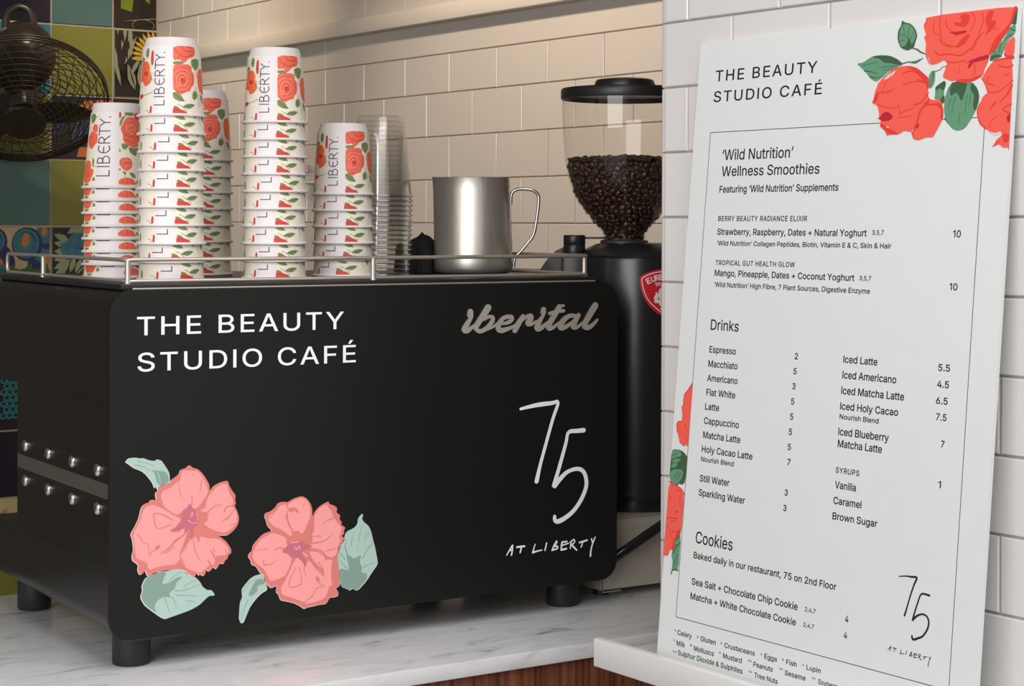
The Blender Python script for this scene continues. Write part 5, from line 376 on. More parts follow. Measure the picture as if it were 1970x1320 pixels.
TYPE={" ":[187,[]],"&":[447,[[197,-7,165,-5,136,1,110,12,88,26,69,42,54,62,43,84,36,108,34,133,36,154,40,173,47,189,58,205,70,220,85,235,101,249,120,264,140,279,216,335,223,340,230,346,237,352,243,359,249,367,255,375,259,384,261,394,262,405,260,420,255,434,245,445,233,454,219,459,201,461,189,460,178,457,168,453,159,447,151,440,145,431,141,421,138,411,137,399,138,386,141,375,145,363,152,352,159,340,169,327,179,314,191,300,204,284,438,0,364,0,171,231,153,254,136,274,121,293,108,310,96,327,87,344,81,361,77,379,75,398,77,420,82,440,91,458,102,474,117,488,134,499,154,507,176,512,200,513,224,512,246,507,266,499,283,488,297,475,308,459,317,442,322,424,324,404,323,389,320,375,315,362,309,349,301,336,291,325,281,314,269,303,256,293,154,217,135,202,121,188,110,174,103,161,98,146,97,131,98,115,102,101,109,87,118,76,130,66,143,57,158,51,175,48,193,46,213,48,232,52,251,59,269,69,286,81,301,95,315,112,327,131,336,151,343,174,348,198,349,224,408,224,406,194,403,167,397,144,389,124,380,107,371,92,361,80,353,70,345,62,333,47,315,30,294,17,271,7,246,-1,221,-5]]],"+":[453,[[198,34,198,364,255,364,255,34],[61,172,61,226,391,226,391,172]]],",":[187,[[38,-119,68,71,137,71,84,-119]]],".":[187,[[95,-4,83,-3,73,1,63,9,55,18,51,29,50,41,51,53,55,64,63,73,73,81,83,85,95,87,107,85,118,81,128,73,135,64,140,53,141,41,140,29,135,18,128,9,118,1,107,-3]]],"0":[453,[[227,-7,191,-3,158,7,130,24,105,48,85,77,69,113,57,155,50,202,48,254,50,306,57,353,69,395,85,431,106,461,130,484,159,502,191,512,227,516,262,512,295,502,323,484,348,461,368,431,384,395,396,353,403,306,405,254,403,202,396,155,384,113,368,77,348,48,323,24,295,7,263,-3],[227,50,250,52,271,60,290,74,306,92,320,116,330,144,338,176,342,213,344,254,342,295,338,332,330,365,320,393,306,416,290,435,271,449,250,457,227,460,203,457,182,449,163,435,147,416,134,393,123,365,115,332,111,295,109,254,111,213,115,176,123,144,134,116,147,92,163,74,182,60,203,52]]],"1":[290,[[206,509,206,0,142,0,142,448,139,448,16,358,16,427,128,509]]],"2":[453,[[64,0,64,47,234,229,252,248,268,266,282,282,294,298,303,312,311,327,316,341,319,356,320,371,319,389,315,405,308,419,298,431,287,441,273,449,258,455,241,458,224,460,205,458,188,454,172,447,159,438,148,427,139,413,132,398,128,381,127,362,66,362,68,391,75,418,86,442,102,464,121,482,143,496,168,507,196,513,225,516,254,513,281,507,306,497,328,482,346,465,361,445,372,423,379,398,381,372,380,354,377,336,371,318,363,299,351,280,336,259,317,235,294,209,267,180,153,60,153,57,389,57,389,0]]],"3":[430,[[48,380,53,398,57,419,66,444,84,468,110,486,140,499,172,509,205,513,237,510,270,501,300,488,325,471,344,449,356,423,361,397,361,372,356,346,346,321,330,296,307,274,278,261,247,254,218,249,191,245,179,305,208,311,236,315,259,320,273,326,282,335,290,348,296,364,299,378,299,391,297,405,292,416,285,425,271,433,250,443,226,449,205,451,185,448,161,441,140,431,126,422,121,415,117,403,113,384,108,364],[189,299,221,295,256,292,293,286,327,271,353,245,370,214,380,181,383,149,378,117,365,86,347,58,325,34,298,17,268,4,236,-3,204,-5,172,-1,139,7,107,20,79,39,59,66,49,94,43,119,36,141,96,159,103,135,108,112,114,95,121,85,136,75,158,66,183,59,206,57,227,58,249,64,270,72,285,82,298,96,310,114,318,134,321,151,319,169,313,190,303,208,293,219,276,226,249,230,215,233,181,237]]],"4":[453,[[40,105,40,158,247,509,311,509,109,166,109,163,413,163,413,105],[282,0,282,121,282,146,282,318,343,318,343,0]]],"5":[453,[[221,-7,192,-5,165,1,140,11,118,25,99,41,83,60,71,82,63,105,60,130,122,130,125,115,130,102,138,89,148,78,160,68,173,60,188,54,204,51,221,50,241,51,259,56,276,64,291,75,304,89,314,104,322,122,326,141,328,162,326,183,321,203,314,221,303,237,290,251,275,262,257,270,238,275,218,277,201,276,184,273,167,268,152,262,139,255,128,246,67,253,96,509,366,509,366,452,151,452,134,301,136,301,148,311,162,318,178,325,194,330,212,333,229,334,252,332,274,328,294,321,313,311,330,299,345,285,358,269,370,251,379,231,386,210,390,187,391,163,388,132,381,102,369,76,352,52,332,32,309,15,282,3,253,-4]]],"6":[453,[[226,-7,196,-4,168,3,142,15,119,31,100,51,84,74,73,101,66,130,64,162,65,187,71,212,80,239,93,268,112,302,137,340,252,509,322,509,151,261,145,261,151,270,157,279,165,288,174,295,184,302,196,307,208,311,221,313,235,314,265,312,291,305,316,295,337,280,355,262,370,240,380,215,387,187,389,157,387,127,379,98,368,73,352,50,333,30,310,14,284,3,257,-4],[226,48,245,50,263,55,279,63,293,73,304,86,314,101,322,119,326,137,327,157,326,178,322,196,314,213,304,228,293,241,279,251,263,259,245,264,226,265,207,264,190,259,174,252,160,241,148,229,138,214,131,197,126,179,125,158,126,138,131,119,138,102,148,86,160,73,174,63,190,55,207,50]]],"7":[453,[[97,0,323,448,323,452,62,452,62,509,391,509,391,449,165,0]]],"8":[453,[[226,-7,193,-5,163,1,136,11,111,25,91,42,74,62,62,84,54,109,52,135,53,156,58,176,65,195,75,212,87,228,101,241,117,252,134,260,153,265,153,267,129,276,109,289,93,308,80,330,73,354,70,380,73,405,79,429,90,450,106,469,124,485,146,498,170,508,197,514,226,516,255,514,282,508,306,498,328,485,346,469,361,450,373,429,379,405,382,380,379,354,372,330,359,308,343,289,323,276,300,267,300,265,319,260,335,252,351,241,365,228,377,212,387,195,395,176,399,156,401,135,398,109,391,84,378,62,362,42,341,25,317,11,289,1,259,-5],[226,49,248,50,267,54,285,60,300,69,313,79,323,91,331,106,335,121,337,139,335,157,330,173,322,189,312,202,298,213,283,223,265,230,247,234,226,235,206,234,187,230,169,223,154,213,140,202,130,189,122,173,117,157,115,139,117,121,121,106,129,91,139,79,152,69,167,60,185,54,205,50],[226,290,244,291,260,294,274,300,287,308,298,318,307,330,314,344,318,359,319,376,318,392,314,407,308,420,299,432,288,442,275,449,260,455,244,459,226,460,208,459,192,455,177,449,164,442,153,432,145,420,138,407,134,392,133,376,134,359,138,344,145,330,154,318,165,308,178,300,193,294,209,291]]],"9":[453,[[226,516,256,513,285,506,310,494,333,478,352,458,368,434,380,408,387,378,389,347,387,322,382,296,373,270,359,240,340,207,315,168,200,0,130,0,301,248,307,248,302,238,295,229,287,221,278,214,268,207,257,202,245,198,232,195,218,195,188,197,161,203,137,214,116,229,98,247,83,269,72,294,66,321,64,352,66,382,73,411,85,436,101,459,120,479,143,494,168,506,196,513],[226,460,207,459,190,454,174,446,160,435,148,423,138,407,131,390,127,372,125,352,127,331,131,313,138,295,148,280,160,268,174,257,190,250,207,245,226,243,245,245,263,249,279,257,293,267,305,280,314,295,322,312,326,330,327,350,326,371,322,390,314,407,305,422,293,435,279,446,263,454,245,459]]],"A":[479,[[16,0,201,509,276,509,463,0,395,0,287,302,280,323,272,346,264,372,255,402,244,438,232,478,245,478,233,437,222,402,213,371,204,345,197,322,191,302,85,0],[110,142,110,199,370,199,370,142]]],"B":[456,[[60,0,60,509,241,509,274,507,304,501,329,491,350,477,367,461,381,442,390,421,396,398,398,374,397,353,393,336,387,320,378,307,368,295,356,286,343,278,329,272,315,267,315,262,331,260,347,254,363,245,378,234,391,220,402,203,411,184,416,161,418,136,416,111,410,88,400,67,386,48,368,31,344,18,317,8,284,2,247,0],[125,57,245,57,281,60,309,67,330,80,344,96,353,115,355,137,354,153,350,169,342,184,333,197,320,209,306,218,289,225,269,229,248,231,125,231],[125,285,238,285,256,287,273,290,288,296,302,304,314,314,323,326,330,340,335,355,336,372,333,393,326,412,313,429,294,442,270,449,240,452,125,452]]],"C":[510,[[267,-7,225,-3,186,7,150,25,119,49,92,79,70,115,53,157,44,203,40,254,44,305,53,352,70,393,92,429,119,459,150,484,186,501,225,512,267,516,293,514,317,511,340,504,362,496,383,485,402,471,419,456,435,438,448,418,459,397,467,373,473,348,408,348,404,365,397,380,389,395,380,407,369,418,357,428,344,437,330,444,315,449,300,453,284,455,267,456,237,453,209,445,184,432,161,414,141,391,125,364,113,332,106,295,103,254,106,213,113,177,125,145,141,117,161,94,184,76,210,63,237,56,267,53,284,54,300,56,315,60,330,65,344,72,357,81,369,90,380,102,389,114,397,128,404,144,408,160,473,160,467,135,459,112,448,91,435,71,420,53,402,38,383,24,363,13,341,5,317,-2,293,-6]]],"D":[502,[[219,0,96,0,96,57,215,57,254,60,288,68,318,81,343,99,363,122,379,149,390,181,397,216,399,255,397,294,390,329,379,361,364,388,344,410,320,428,291,441,258,449,221,452,93,452,93,509,225,509,273,505,315,495,353,478,385,455,412,426,433,391,449,351,458,306,462,255,458,205,449,159,433,119,411,83,384,54,351,31,312,14,268,3],[125,509,125,0,60,0,60,509]]],"E":[418,[[60,0,60,509,372,509,372,452,125,452,125,286,355,286,355,229,125,229,125,57,375,57,375,0]]],"F":[410,[[60,0,60,509,369,509,369,452,125,452,125,278,346,278,346,221,125,221,125,0]]],"G":[520,[[269,-7,225,-3,185,7,149,25,118,49,91,79,69,116,53,157,43,203,40,254,43,305,53,352,69,393,91,429,117,459,149,484,184,501,223,512,265,516,291,514,316,510,340,504,363,494,384,483,403,469,421,453,436,436,449,416,460,395,468,373,474,349,408,349,402,365,395,379,387,393,378,406,368,417,356,427,344,436,330,443,315,448,300,453,283,455,265,456,236,453,209,445,183,432,160,414,141,392,125,364,113,332,106,295,103,254,106,213,113,177,125,145,141,117,161,95,184,76,210,63,238,56,269,53,296,55,322,61,345,71,365,85,382,102,396,123,407,147,413,173,415,202,434,199,283,199,283,256,478,256,478,200,475,160,466,124,451,91,431,62,406,38,377,19,344,5,308,-4]]],"H":[517,[[60,0,60,509,125,509,125,289,392,289,392,509,457,509,457,0,392,0,392,232,125,232,125,0]]],"I":[167,[[50,0,50,509,115,509,115,0]]],"K":[466,[[104,145,104,216,116,231,128,246,139,261,151,275,162,289,174,303,187,317,199,331,212,344,364,509,448,509,231,276,228,276],[60,0,60,509,125,509,125,334,124,225,125,193,125,0],[372,0,188,259,228,309,449,0]]],"L":[393,[[60,0,60,509,125,509,125,57,361,57,361,0]]],"M":[628,[[60,0,60,509,152,509,277,187,280,179,284,170,287,159,291,147,295,135,299,123,303,110,307,97,311,84,315,71,319,60,322,49,307,49,311,59,314,71,318,83,322,95,326,108,330,121,334,134,338,146,342,158,346,169,349,179,352,187,476,509,568,509,568,0,504,0,504,291,504,302,504,314,504,327,505,340,505,354,505,369,506,413,506,428,507,443,507,457,513,457,508,441,503,425,498,409,492,393,487,378,482,363,477,348,472,335,467,322,463,310,459,300,456,291,342,0,286,0,170,291,167,300,163,310,159,321,155,333,150,347,145,361,140,376,134,392,129,408,124,424,118,441,112,457,119,457,119,444,120,430,120,416,120,401,121,386,121,372,122,328,122,315,122,302,122,291,122,0]]],"N":[523,[[60,0,60,509,136,509,343,183,349,174,355,163,363,151,371,137,379,122,388,107,396,90,405,73,414,55,405,54,403,72,402,90,401,108,400,126,399,142,399,157,399,171,399,184,399,195,399,509,463,509,463,0,387,0,202,290,194,303,186,317,177,331,168,346,159,363,148,381,136,402,123,425,108,452,119,454,120,429,121,406,122,384,123,363,124,345,124,328,125,313,125,301,125,291,125,0]]],"O":[533,[[267,-7,225,-3,186,7,150,25,119,49,92,79,70,115,53,157,44,203,40,254,44,305,53,352,70,393,92,429,119,459,150,484,186,501,225,512,267,516,309,512,348,501,384,484,415,459,442,429,464,393,480,352,490,305,493,254,490,203,480,157,464,115,442,79,415,49,384,25,348,7,309,-3],[267,53,296,55,324,63,349,76,372,94,392,116,408,144,420,176,428,213,430,254,428,295,420,332,408,365,392,392,372,415,349,433,324,446,296,453,267,456,237,453,210,445,184,433,161,415,142,392,125,364,113,332,106,295,103,254,106,213,113,176,125,144,142,117,161,94,184,76,210,63,237,55]]],"P":[444,[[60,0,60,509,235,509,272,506,305,499,332,487,356,471,375,452,390,430,400,404,407,377,409,348,407,318,400,291,390,265,375,243,356,223,332,207,305,195,272,188,235,186,109,186,109,242,233,242,257,244,279,248,297,256,312,266,324,279,333,294,339,310,343,328,344,348,343,367,339,385,333,402,324,416,312,428,297,439,279,446,257,451,232,452,125,452,125,0]]],"R":[449,[[60,0,60,509,236,509,273,506,305,500,333,489,356,473,376,455,390,433,401,408,407,381,409,352,407,323,401,296,390,271,376,250,356,232,333,217,305,206,273,200,236,198,96,198,96,255,234,255,258,256,280,260,298,267,313,276,325,287,334,300,340,316,344,333,345,352,344,371,340,389,334,405,325,419,313,430,298,440,279,446,258,451,233,452,125,452,125,0],[353,0,230,229,303,229,428,0]]],"S":[446,[[224,-9,188,-7,156,-1,128,9,102,23,81,40,64,60,51,83,42,109,38,137,104,137,108,118,114,102,123,88,136,76,150,66,166,59,185,53,204,50,224,49,246,50,267,54,286,60,303,69,317,79,329,92,338,106,344,122,346,139,344,154,340,168,332,179,322,189,310,197,296,205,280,211,263,217,245,222,184,239,145,253,112,269,86,289,67,313,56,341,52,372,54,400,62,425,75,448,92,468,113,484,138,498,165,508,195,514,227,516,259,514,289,508,316,498,340,484,360,468,377,449,390,427,398,403,401,378,337,378,332,402,320,421,302,437,280,449,254,456,225,459,204,457,185,454,167,448,152,440,139,430,129,418,121,405,117,391,115,376,117,359,122,345,131,334,142,324,155,315,169,308,184,302,198,297,212,293,264,279,279,275,295,270,312,264,328,256,344,248,359,238,372,226,384,213,395,198,402,180,407,161,408,139,406,112,399,87,386,64,370,43,349,25,323,11,294,0,261,-7]]],"T":[448,[[32,452,32,509,417,509,417,452,257,452,257,0,193,0,193,452]]],"U":[517,[[259,-8,220,-6,186,2,154,15,126,33,103,55,85,80,71,108,63,140,60,173,60,509,124,509,124,178,126,155,132,133,141,113,153,95,169,80,187,68,208,59,232,53,259,52,285,53,309,59,331,68,349,80,364,95,377,113,385,133,391,155,393,178,393,509,457,509,457,173,454,140,446,108,433,80,414,55,391,33,363,15,332,2,297,-6]]],"V":[479,[[204,0,16,509,84,509,192,206,199,187,207,164,215,137,225,106,236,71,248,31,235,31,247,71,257,107,267,138,276,165,283,187,290,206,395,509,463,509,278,0]]],"W":[686,[[155,0,16,509,82,509,163,196,167,179,172,162,175,145,179,128,183,111,187,94,190,76,194,58,197,40,189,40,193,58,196,76,200,94,203,111,207,128,211,145,215,162,220,179,224,196,306,509,380,509,462,196,466,179,470,162,474,145,478,128,482,111,486,94,490,76,494,58,497,40,488,40,492,58,495,76,499,94,503,111,506,128,510,145,515,162,519,179,523,196,603,509,670,509,530,0,455,0,368,323,362,345,357,368,351,391,346,417,341,445,336,475,350,475,345,446,340,420,335,395,330,371,324,347,318,323,230,0]]],"X":[474,[[18,0,217,284,217,236,29,509,104,509,178,400,188,386,196,373,204,361,211,350,217,340,223,329,230,318,236,305,243,292,232,292,239,305,246,317,252,329,258,339,265,350,272,361,280,373,288,386,298,400,374,509,446,509,259,239,259,287,456,0,382,0,292,129,283,142,275,154,268,165,262,175,256,185,250,195,244,206,237,218,230,231,244,231,238,219,231,207,225,196,219,186,213,176,206,166,199,155,191,143,182,129,91,0]]],"Y":[472,[[203,0,203,208,16,509,91,509,192,344,203,327,213,309,222,292,231,274,240,254,250,230,224,230,233,254,242,275,251,293,260,310,270,327,280,344,381,509,455,509,268,208,268,0]]],"a":[389,[[160,-9,137,-7,115,-3,94,5,76,15,60,29,48,45,38,63,32,84,30,108,32,128,36,146,43,161,53,174,64,184,78,193,92,200,108,206,125,211,143,214,161,217,178,220,200,223,218,225,234,227,247,229,257,231,265,235,271,240,274,246,276,255,276,257,275,272,272,285,267,297,260,307,251,315,240,322,227,327,212,330,196,331,178,330,163,327,149,322,137,316,127,309,118,301,110,292,104,283,100,274,41,291,51,313,64,331,79,346,95,358,114,368,133,375,153,380,173,383,194,384,208,384,223,382,239,379,255,375,271,369,286,360,300,350,312,336,322,320,330,301,335,278,337,251,337,0,277,0,277,52,272,52,267,43,260,34,252,25,242,16,229,8,215,1,199,-4,181,-7],[170,45,192,47,211,51,228,59,242,68,254,80,263,93,270,108,274,122,276,138,276,190,272,187,267,184,259,182,251,180,241,178,231,176,221,174,210,173,200,171,191,170,182,169,175,168,161,166,147,163,134,159,122,153,112,147,103,139,97,130,93,118,92,105,93,93,96,82,102,72,109,64,119,57,130,52,142,48,156,46]]],"b":[424,[[229,-8,208,-7,189,-3,172,4,159,12,147,21,138,31,130,41,123,50,118,59,112,59,112,0,53,0,53,509,114,509,114,319,118,319,123,327,130,336,137,346,147,355,158,364,171,373,188,379,207,383,229,384,259,382,287,374,313,361,335,342,354,320,370,293,381,261,388,227,390,189,388,151,381,116,370,84,355,57,336,34,313,16,288,3,260,-6],[220,47,242,49,262,55,279,66,294,80,306,97,316,117,323,139,327,163,328,189,327,215,323,239,316,261,307,281,295,298,280,311,262,322,243,328,220,330,198,328,178,322,161,312,147,299,134,282,125,263,118,241,114,216,113,189,114,162,118,138,125,115,135,95,147,78,162,65,179,55,198,49]]],"c":[395,[[207,-8,174,-5,144,3,117,16,93,35,72,58,56,85,44,116,37,150,34,187,37,225,44,260,56,291,72,318,93,341,117,360,144,374,174,382,207,384,226,384,243,381,260,377,276,371,291,364,305,356,318,346,330,335,340,322,349,308,356,293,362,277,303,262,300,272,295,281,290,289,284,297,278,304,270,311,261,316,252,321,242,325,231,328,220,329,207,330,184,328,163,321,145,310,130,296,118,278,108,258,102,236,98,212,96,187,98,163,102,139,108,117,118,97,130,80,145,66,163,55,184,49,207,46,220,47,232,49,243,52,253,55,262,60,271,66,279,73,285,80,292,89,297,98,301,107,304,117,363,102,357,86,350,70,341,56,331,43,319,32,306,21,292,12,277,5,261,-1,244,-5,226,-7]]],"d":[424,[[195,-8,165,-6,137,3,111,16,89,34,70,57,55,84,43,116,36,151,34,189,36,227,43,261,55,293,70,320,89,342,112,361,137,374,165,382,196,384,218,383,237,379,253,373,267,364,278,355,287,346,295,336,301,327,306,319,311,319,311,509,372,509,372,0,313,0,313,59,307,59,301,50,295,41,287,31,277,21,266,12,252,4,236,-3,217,-7],[205,47,226,49,246,55,263,65,278,78,290,95,299,115,306,138,310,162,312,189,310,216,306,241,300,263,290,282,278,299,263,312,246,322,227,328,205,330,182,328,162,322,145,311,130,298,118,281,108,261,102,239,98,215,96,189,98,163,102,139,109,117,118,97,130,80,145,66,162,55,182,49]]],"e":[404,[[212,-8,177,-5,145,3,117,16,92,35,72,58,56,85,44,116,37,150,34,187,36,224,44,258,55,290,71,317,91,340,115,359,142,373,172,382,205,384,226,383,246,380,266,374,285,366,303,355,319,341,334,324,347,305,357,282,365,256,370,227,371,194,371,169,75,169,75,221,338,221,310,202,308,226,304,248,298,269,288,286,277,301,263,314,246,323,227,328,205,330,183,328,164,323,146,313,131,301,119,286,109,270,102,251,97,231,96,211,96,178,98,151,102,127,110,106,121,88,135,73,151,61,169,53,190,48,212,46,227,47,241,49,254,53,265,58,276,65,285,73,294,82,300,93,306,105,365,91,358,72,348,55,335,39,320,26,302,14,283,4,261,-3,237,-7]]],"g":[425,[[207,-151,180,-149,156,-146,134,-140,114,-132,97,-122,82,-110,70,-97,59,-84,51,-69,101,-41,107,-49,114,-57,122,-66,131,-74,142,-82,154,-88,169,-93,187,-96,207,-97,236,-95,261,-87,282,-75,298,-58,308,-34,311,-6,311,68,306,68,301,60,294,51,287,41,277,32,266,23,252,16,236,10,217,6,195,5,165,7,138,14,113,27,90,43,71,65,55,90,43,120,36,154,34,191,36,229,43,263,55,293,71,320,90,342,112,361,138,374,166,382,196,384,218,383,237,379,253,373,267,365,279,356,288,346,296,336,302,327,308,319,313,319,313,379,372,379,372,-9,370,-40,363,-67,350,-90,334,-109,314,-124,291,-136,265,-144,237,-149],[205,59,227,61,246,66,264,75,278,87,290,103,300,121,307,142,311,166,312,193,311,219,307,242,300,264,291,283,279,299,264,312,247,322,227,328,205,330,182,328,163,322,145,312,130,298,118,282,109,262,102,241,98,218,96,193,98,167,102,144,109,123,118,104,131,88,145,76,163,66,183,61]]],"h":[410,[[114,227,114,0,53,0,53,509,114,509,114,287,102,287,116,319,132,344,152,362,175,374,200,382,227,384,252,383,275,377,295,369,313,356,328,340,341,321,350,298,355,271,357,240,357,0,296,0,296,235,293,263,286,286,273,304,256,318,235,326,210,329,192,328,176,324,161,317,147,308,136,297,126,283,119,266,115,248]]],"i":[166,[[53,0,53,379,114,379,114,0],[84,443,73,444,63,448,54,455,47,463,43,472,41,483,43,494,47,504,54,512,63,518,73,522,84,524,95,522,105,518,114,512,121,504,125,494,126,483,125,472,121,463,114,455,105,448,95,444]]],"k":[380,[[110,137,110,212,121,212,284,379,360,379,184,199,177,199],[53,0,53,509,114,509,114,0],[294,0,148,186,191,229,372,0]]],"l":[157,[[48,0,48,509,109,509,109,0]]],"m":[609,[[53,0,53,379,112,379,112,295,108,295,114,314,122,331,132,346,144,358,158,368,172,376,187,382,203,385,219,386,245,383,268,375,287,361,303,342,314,320,321,295,312,295,318,312,326,329,337,343,350,356,364,366,381,375,398,381,417,385,437,386,458,385,478,380,497,372,514,361,529,346,541,328,550,307,555,283,557,255,557,0,496,0,496,254,493,279,485,298,473,313,456,323,438,329,419,330,402,329,387,326,374,320,363,312,353,302,345,290,340,277,336,263,335,247,335,0,274,0,274,260,272,280,265,297,253,311,238,322,220,328,199,330,185,329,171,326,158,320,145,312,135,302,126,289,119,274,115,257,114,238,114,0]]],"n":[409,[[114,227,114,0,53,0,53,379,112,379,112,287,102,287,116,319,132,344,152,362,175,374,200,382,227,384,252,383,275,377,295,369,313,356,328,340,341,321,350,298,355,271,357,240,357,0,296,0,296,235,293,263,286,286,273,304,256,318,235,326,210,329,192,328,176,324,161,317,147,308,136,297,126,283,119,266,115,248]]],"o":[415,[[207,-8,174,-5,144,3,117,16,93,35,72,58,56,85,44,116,37,150,34,187,37,225,44,260,56,291,72,318,93,341,117,360,144,374,174,382,207,384,241,382,271,374,299,360,323,341,343,318,359,291,371,260,379,225,381,187,379,150,371,116,359,85,343,58,323,35,299,16,271,3,241,-5],[207,46,231,49,252,55,270,66,285,80,298,97,307,117,314,139,318,163,319,187,318,212,314,236,307,258,298,278,285,296,270,310,252,321,231,328,207,330,184,328,163,321,145,310,130,296,118,278,108,258,102,236,98,212,96,187,98,163,102,139,108,117,118,97,130,80,145,66,163,55,184,49]]],"p":[424,[[53,-143,53,379,112,379,112,319,118,319,123,327,130,336,137,346,147,355,158,364,171,373,188,379,207,383,229,384,259,382,287,374,313,361,335,342,354,320,370,293,381,261,388,227,390,189,388,151,381,116,370,84,355,57,336,34,313,16,288,3,260,-6,229,-8,208,-7,189,-3,173,4,159,12,147,21,138,31,130,41,124,50,118,59,114,59,114,-143],[220,47,242,49,262,55,279,66,294,80,306,97,316,117,323,139,327,163,328,189,327,215,323,239,316,261,307,281,295,298,280,311,262,322,243,328,220,330,198,328,178,322,161,312,147,299,134,282,125,263,118,241,114,216,113,189,114,162,118,138,125,115,135,95,147,78,162,65,179,55,198,49]]],"r":[259,[[53,0,53,379,112,379,112,321,115,321,124,339,137,354,152,367,171,377,191,383,213,385,218,385,223,385,229,384,235,384,240,384,243,384,243,322,241,323,236,324,230,324,223,325,215,326,207,326,190,324,174,321,159,315,146,306,135,296,126,284,119,269,115,254,114,237,114,0]]],"s":[365,[[182,-8,157,-7,133,-3,112,3,93,12,76,24,62,38,50,54,41,73,36,94,94,107,101,87,111,72,124,60,141,52,160,47,181,45,206,47,227,53,244,62,258,74,265,88,268,103,266,115,262,126,254,136,243,144,229,150,212,155,149,170,118,180,92,192,72,208,58,227,50,249,47,274,49,295,55,314,65,332,79,347,95,360,115,370,137,378,161,383,187,384,212,383,234,379,254,372,271,363,286,352,299,339,309,324,318,308,324,290,268,277,262,291,254,304,243,316,228,325,210,331,187,333,166,331,147,326,131,317,119,305,111,292,109,277,110,264,115,253,124,243,136,235,152,229,172,223,229,209,261,200,287,187,306,171,320,153,328,131,331,107,329,85,323,65,312,47,298,31,281,18,260,6,236,-2,210,-7]]],"t":[227,[[204,379,204,327,6,327,6,379],[65,471,126,471,126,98,127,83,130,70,136,61,144,55,156,51,170,50,175,50,180,50,185,51,191,52,197,53,202,54,213,2,207,0,200,-2,192,-3,184,-3,176,-4,168,-4,138,-1,113,7,92,21,77,41,68,64,65,93]]],"u":[410,[[182,-5,158,-3,135,2,115,11,97,23,82,39,69,59,60,82,54,109,53,139,53,379,114,379,114,144,116,117,124,94,137,75,154,61,175,53,200,50,218,51,234,55,249,62,263,71,274,83,283,97,290,113,295,132,296,153,296,379,357,379,357,0,298,0,298,92,307,92,294,60,277,35,257,17,234,5,209,-3]]],"v":[389,[[163,0,17,379,84,379,165,155,173,132,180,110,187,87,193,64,199,42,206,21,184,21,191,42,197,64,203,87,209,110,216,132,224,155,305,379,371,379,226,0]]],"w":[567,[[138,0,23,379,87,379,133,214,140,190,147,164,154,137,161,107,168,75,175,41,165,41,172,74,179,105,186,135,192,163,199,189,206,214,252,379,316,379,362,214,368,189,375,163,382,136,388,106,395,75,402,41,391,41,399,75,406,106,413,135,420,163,427,189,434,214,480,379,545,379,429,0,368,0,319,172,314,189,309,207,305,225,300,243,295,262,291,280,286,299,281,318,277,338,291,338,286,319,281,299,277,280,272,262,267,243,263,225,258,207,253,189,248,172,199,0]]],"x":[378,[[21,0,171,218,171,171,29,379,100,379,147,306,159,287,170,270,179,253,188,237,198,221,207,206,175,206,185,221,194,237,202,253,211,270,222,287,233,306,282,379,352,379,209,169,209,214,358,0,287,0,231,85,219,103,209,120,200,136,191,152,182,167,173,182,205,182,195,167,187,152,178,136,170,120,160,103,148,85,91,0]]],"y":[389,[[47,-139,61,-86,71,-87,83,-89,94,-90,104,-89,113,-86,122,-81,130,-74,138,-64,145,-51,151,-36,163,-1,17,379,84,379,165,155,173,132,180,109,187,87,193,64,199,42,206,21,184,21,190,42,196,64,202,87,209,110,216,132,224,155,305,379,371,379,204,-58,196,-77,187,-93,177,-107,165,-119,153,-128,139,-136,125,-141,109,-144,91,-145,82,-145,73,-144,65,-143,57,-142,52,-140]]],"z":[380,[[42,0,42,46,254,320,254,323,48,323,48,379,333,379,333,331,126,60,126,56,339,56,339,0]]],"É":[418,[[60,0,60,509,372,509,372,452,125,452,125,286,355,286,355,229,125,229,125,57,375,57,375,0],[191,558,239,659,307,659,241,558]]],"‘":[177,[[52,318,104,509,151,509,121,318]]],"’":[177,[[52,318,82,509,151,509,98,318]]]}
FAN_U, FAN_V, FAN_Z = 0.9763, 2.85, 1.7908

# ================================================================== the room (its frame is turned 3.2 degrees from the machine)
BA = math.radians(3.2)
E1 = Vector((math.cos(BA), math.sin(BA), 0)); E2 = Vector((-math.sin(BA), math.cos(BA), 0))
def room(o): o.rotation_euler = (0, 0, BA); return o
def add_tile(bm, P, a0, a1, z0, z1, mi, d=0.004, ch=0.0013, g=0.0012):
    # P(a, depth, z) -> point ; tile proud of the grout by d, chamfered edge
    a0 += g; a1 -= g; z0 += g; z1 -= g
    t = [random.uniform(-0.00025, 0.00025) for _ in range(4)]
    bk = [bm.verts.new(P(a, 0, z)) for a, z in ((a0, z0), (a1, z0), (a1, z1), (a0, z1))]
    md = [bm.verts.new(P(a, d*0.6, z)) for a, z in ((a0, z0), (a1, z0), (a1, z1), (a0, z1))]
    fr = [bm.verts.new(P(a, d + t[i], z)) for i, (a, z) in enumerate(((a0+ch, z0+ch), (a1-ch, z0+ch), (a1-ch, z1-ch), (a0+ch, z1-ch)))]
    bm.faces.new(fr).material_index = mi
    for q, w in ((bk, md), (md, fr)):
        for k in range(4): bm.faces.new((q[k], q[(k+1) % 4], w[(k+1) % 4], w[k])).material_index = mi
def brick_rows(bm, P, a_lo, a_hi, rows, pitch, mi):
    for z0, z1, phase in rows:
        k = math.ceil((a_lo - phase)/pitch); js = [a_lo]
        while phase + k*pitch < a_hi - 0.004:
            if phase + k*pitch > a_lo + 0.004: js.append(phase + k*pitch)
            k += 1
        js.append(a_hi)
        for p, q in zip(js, js[1:]): add_tile(bm, P, p, q, z0, z1, mi)
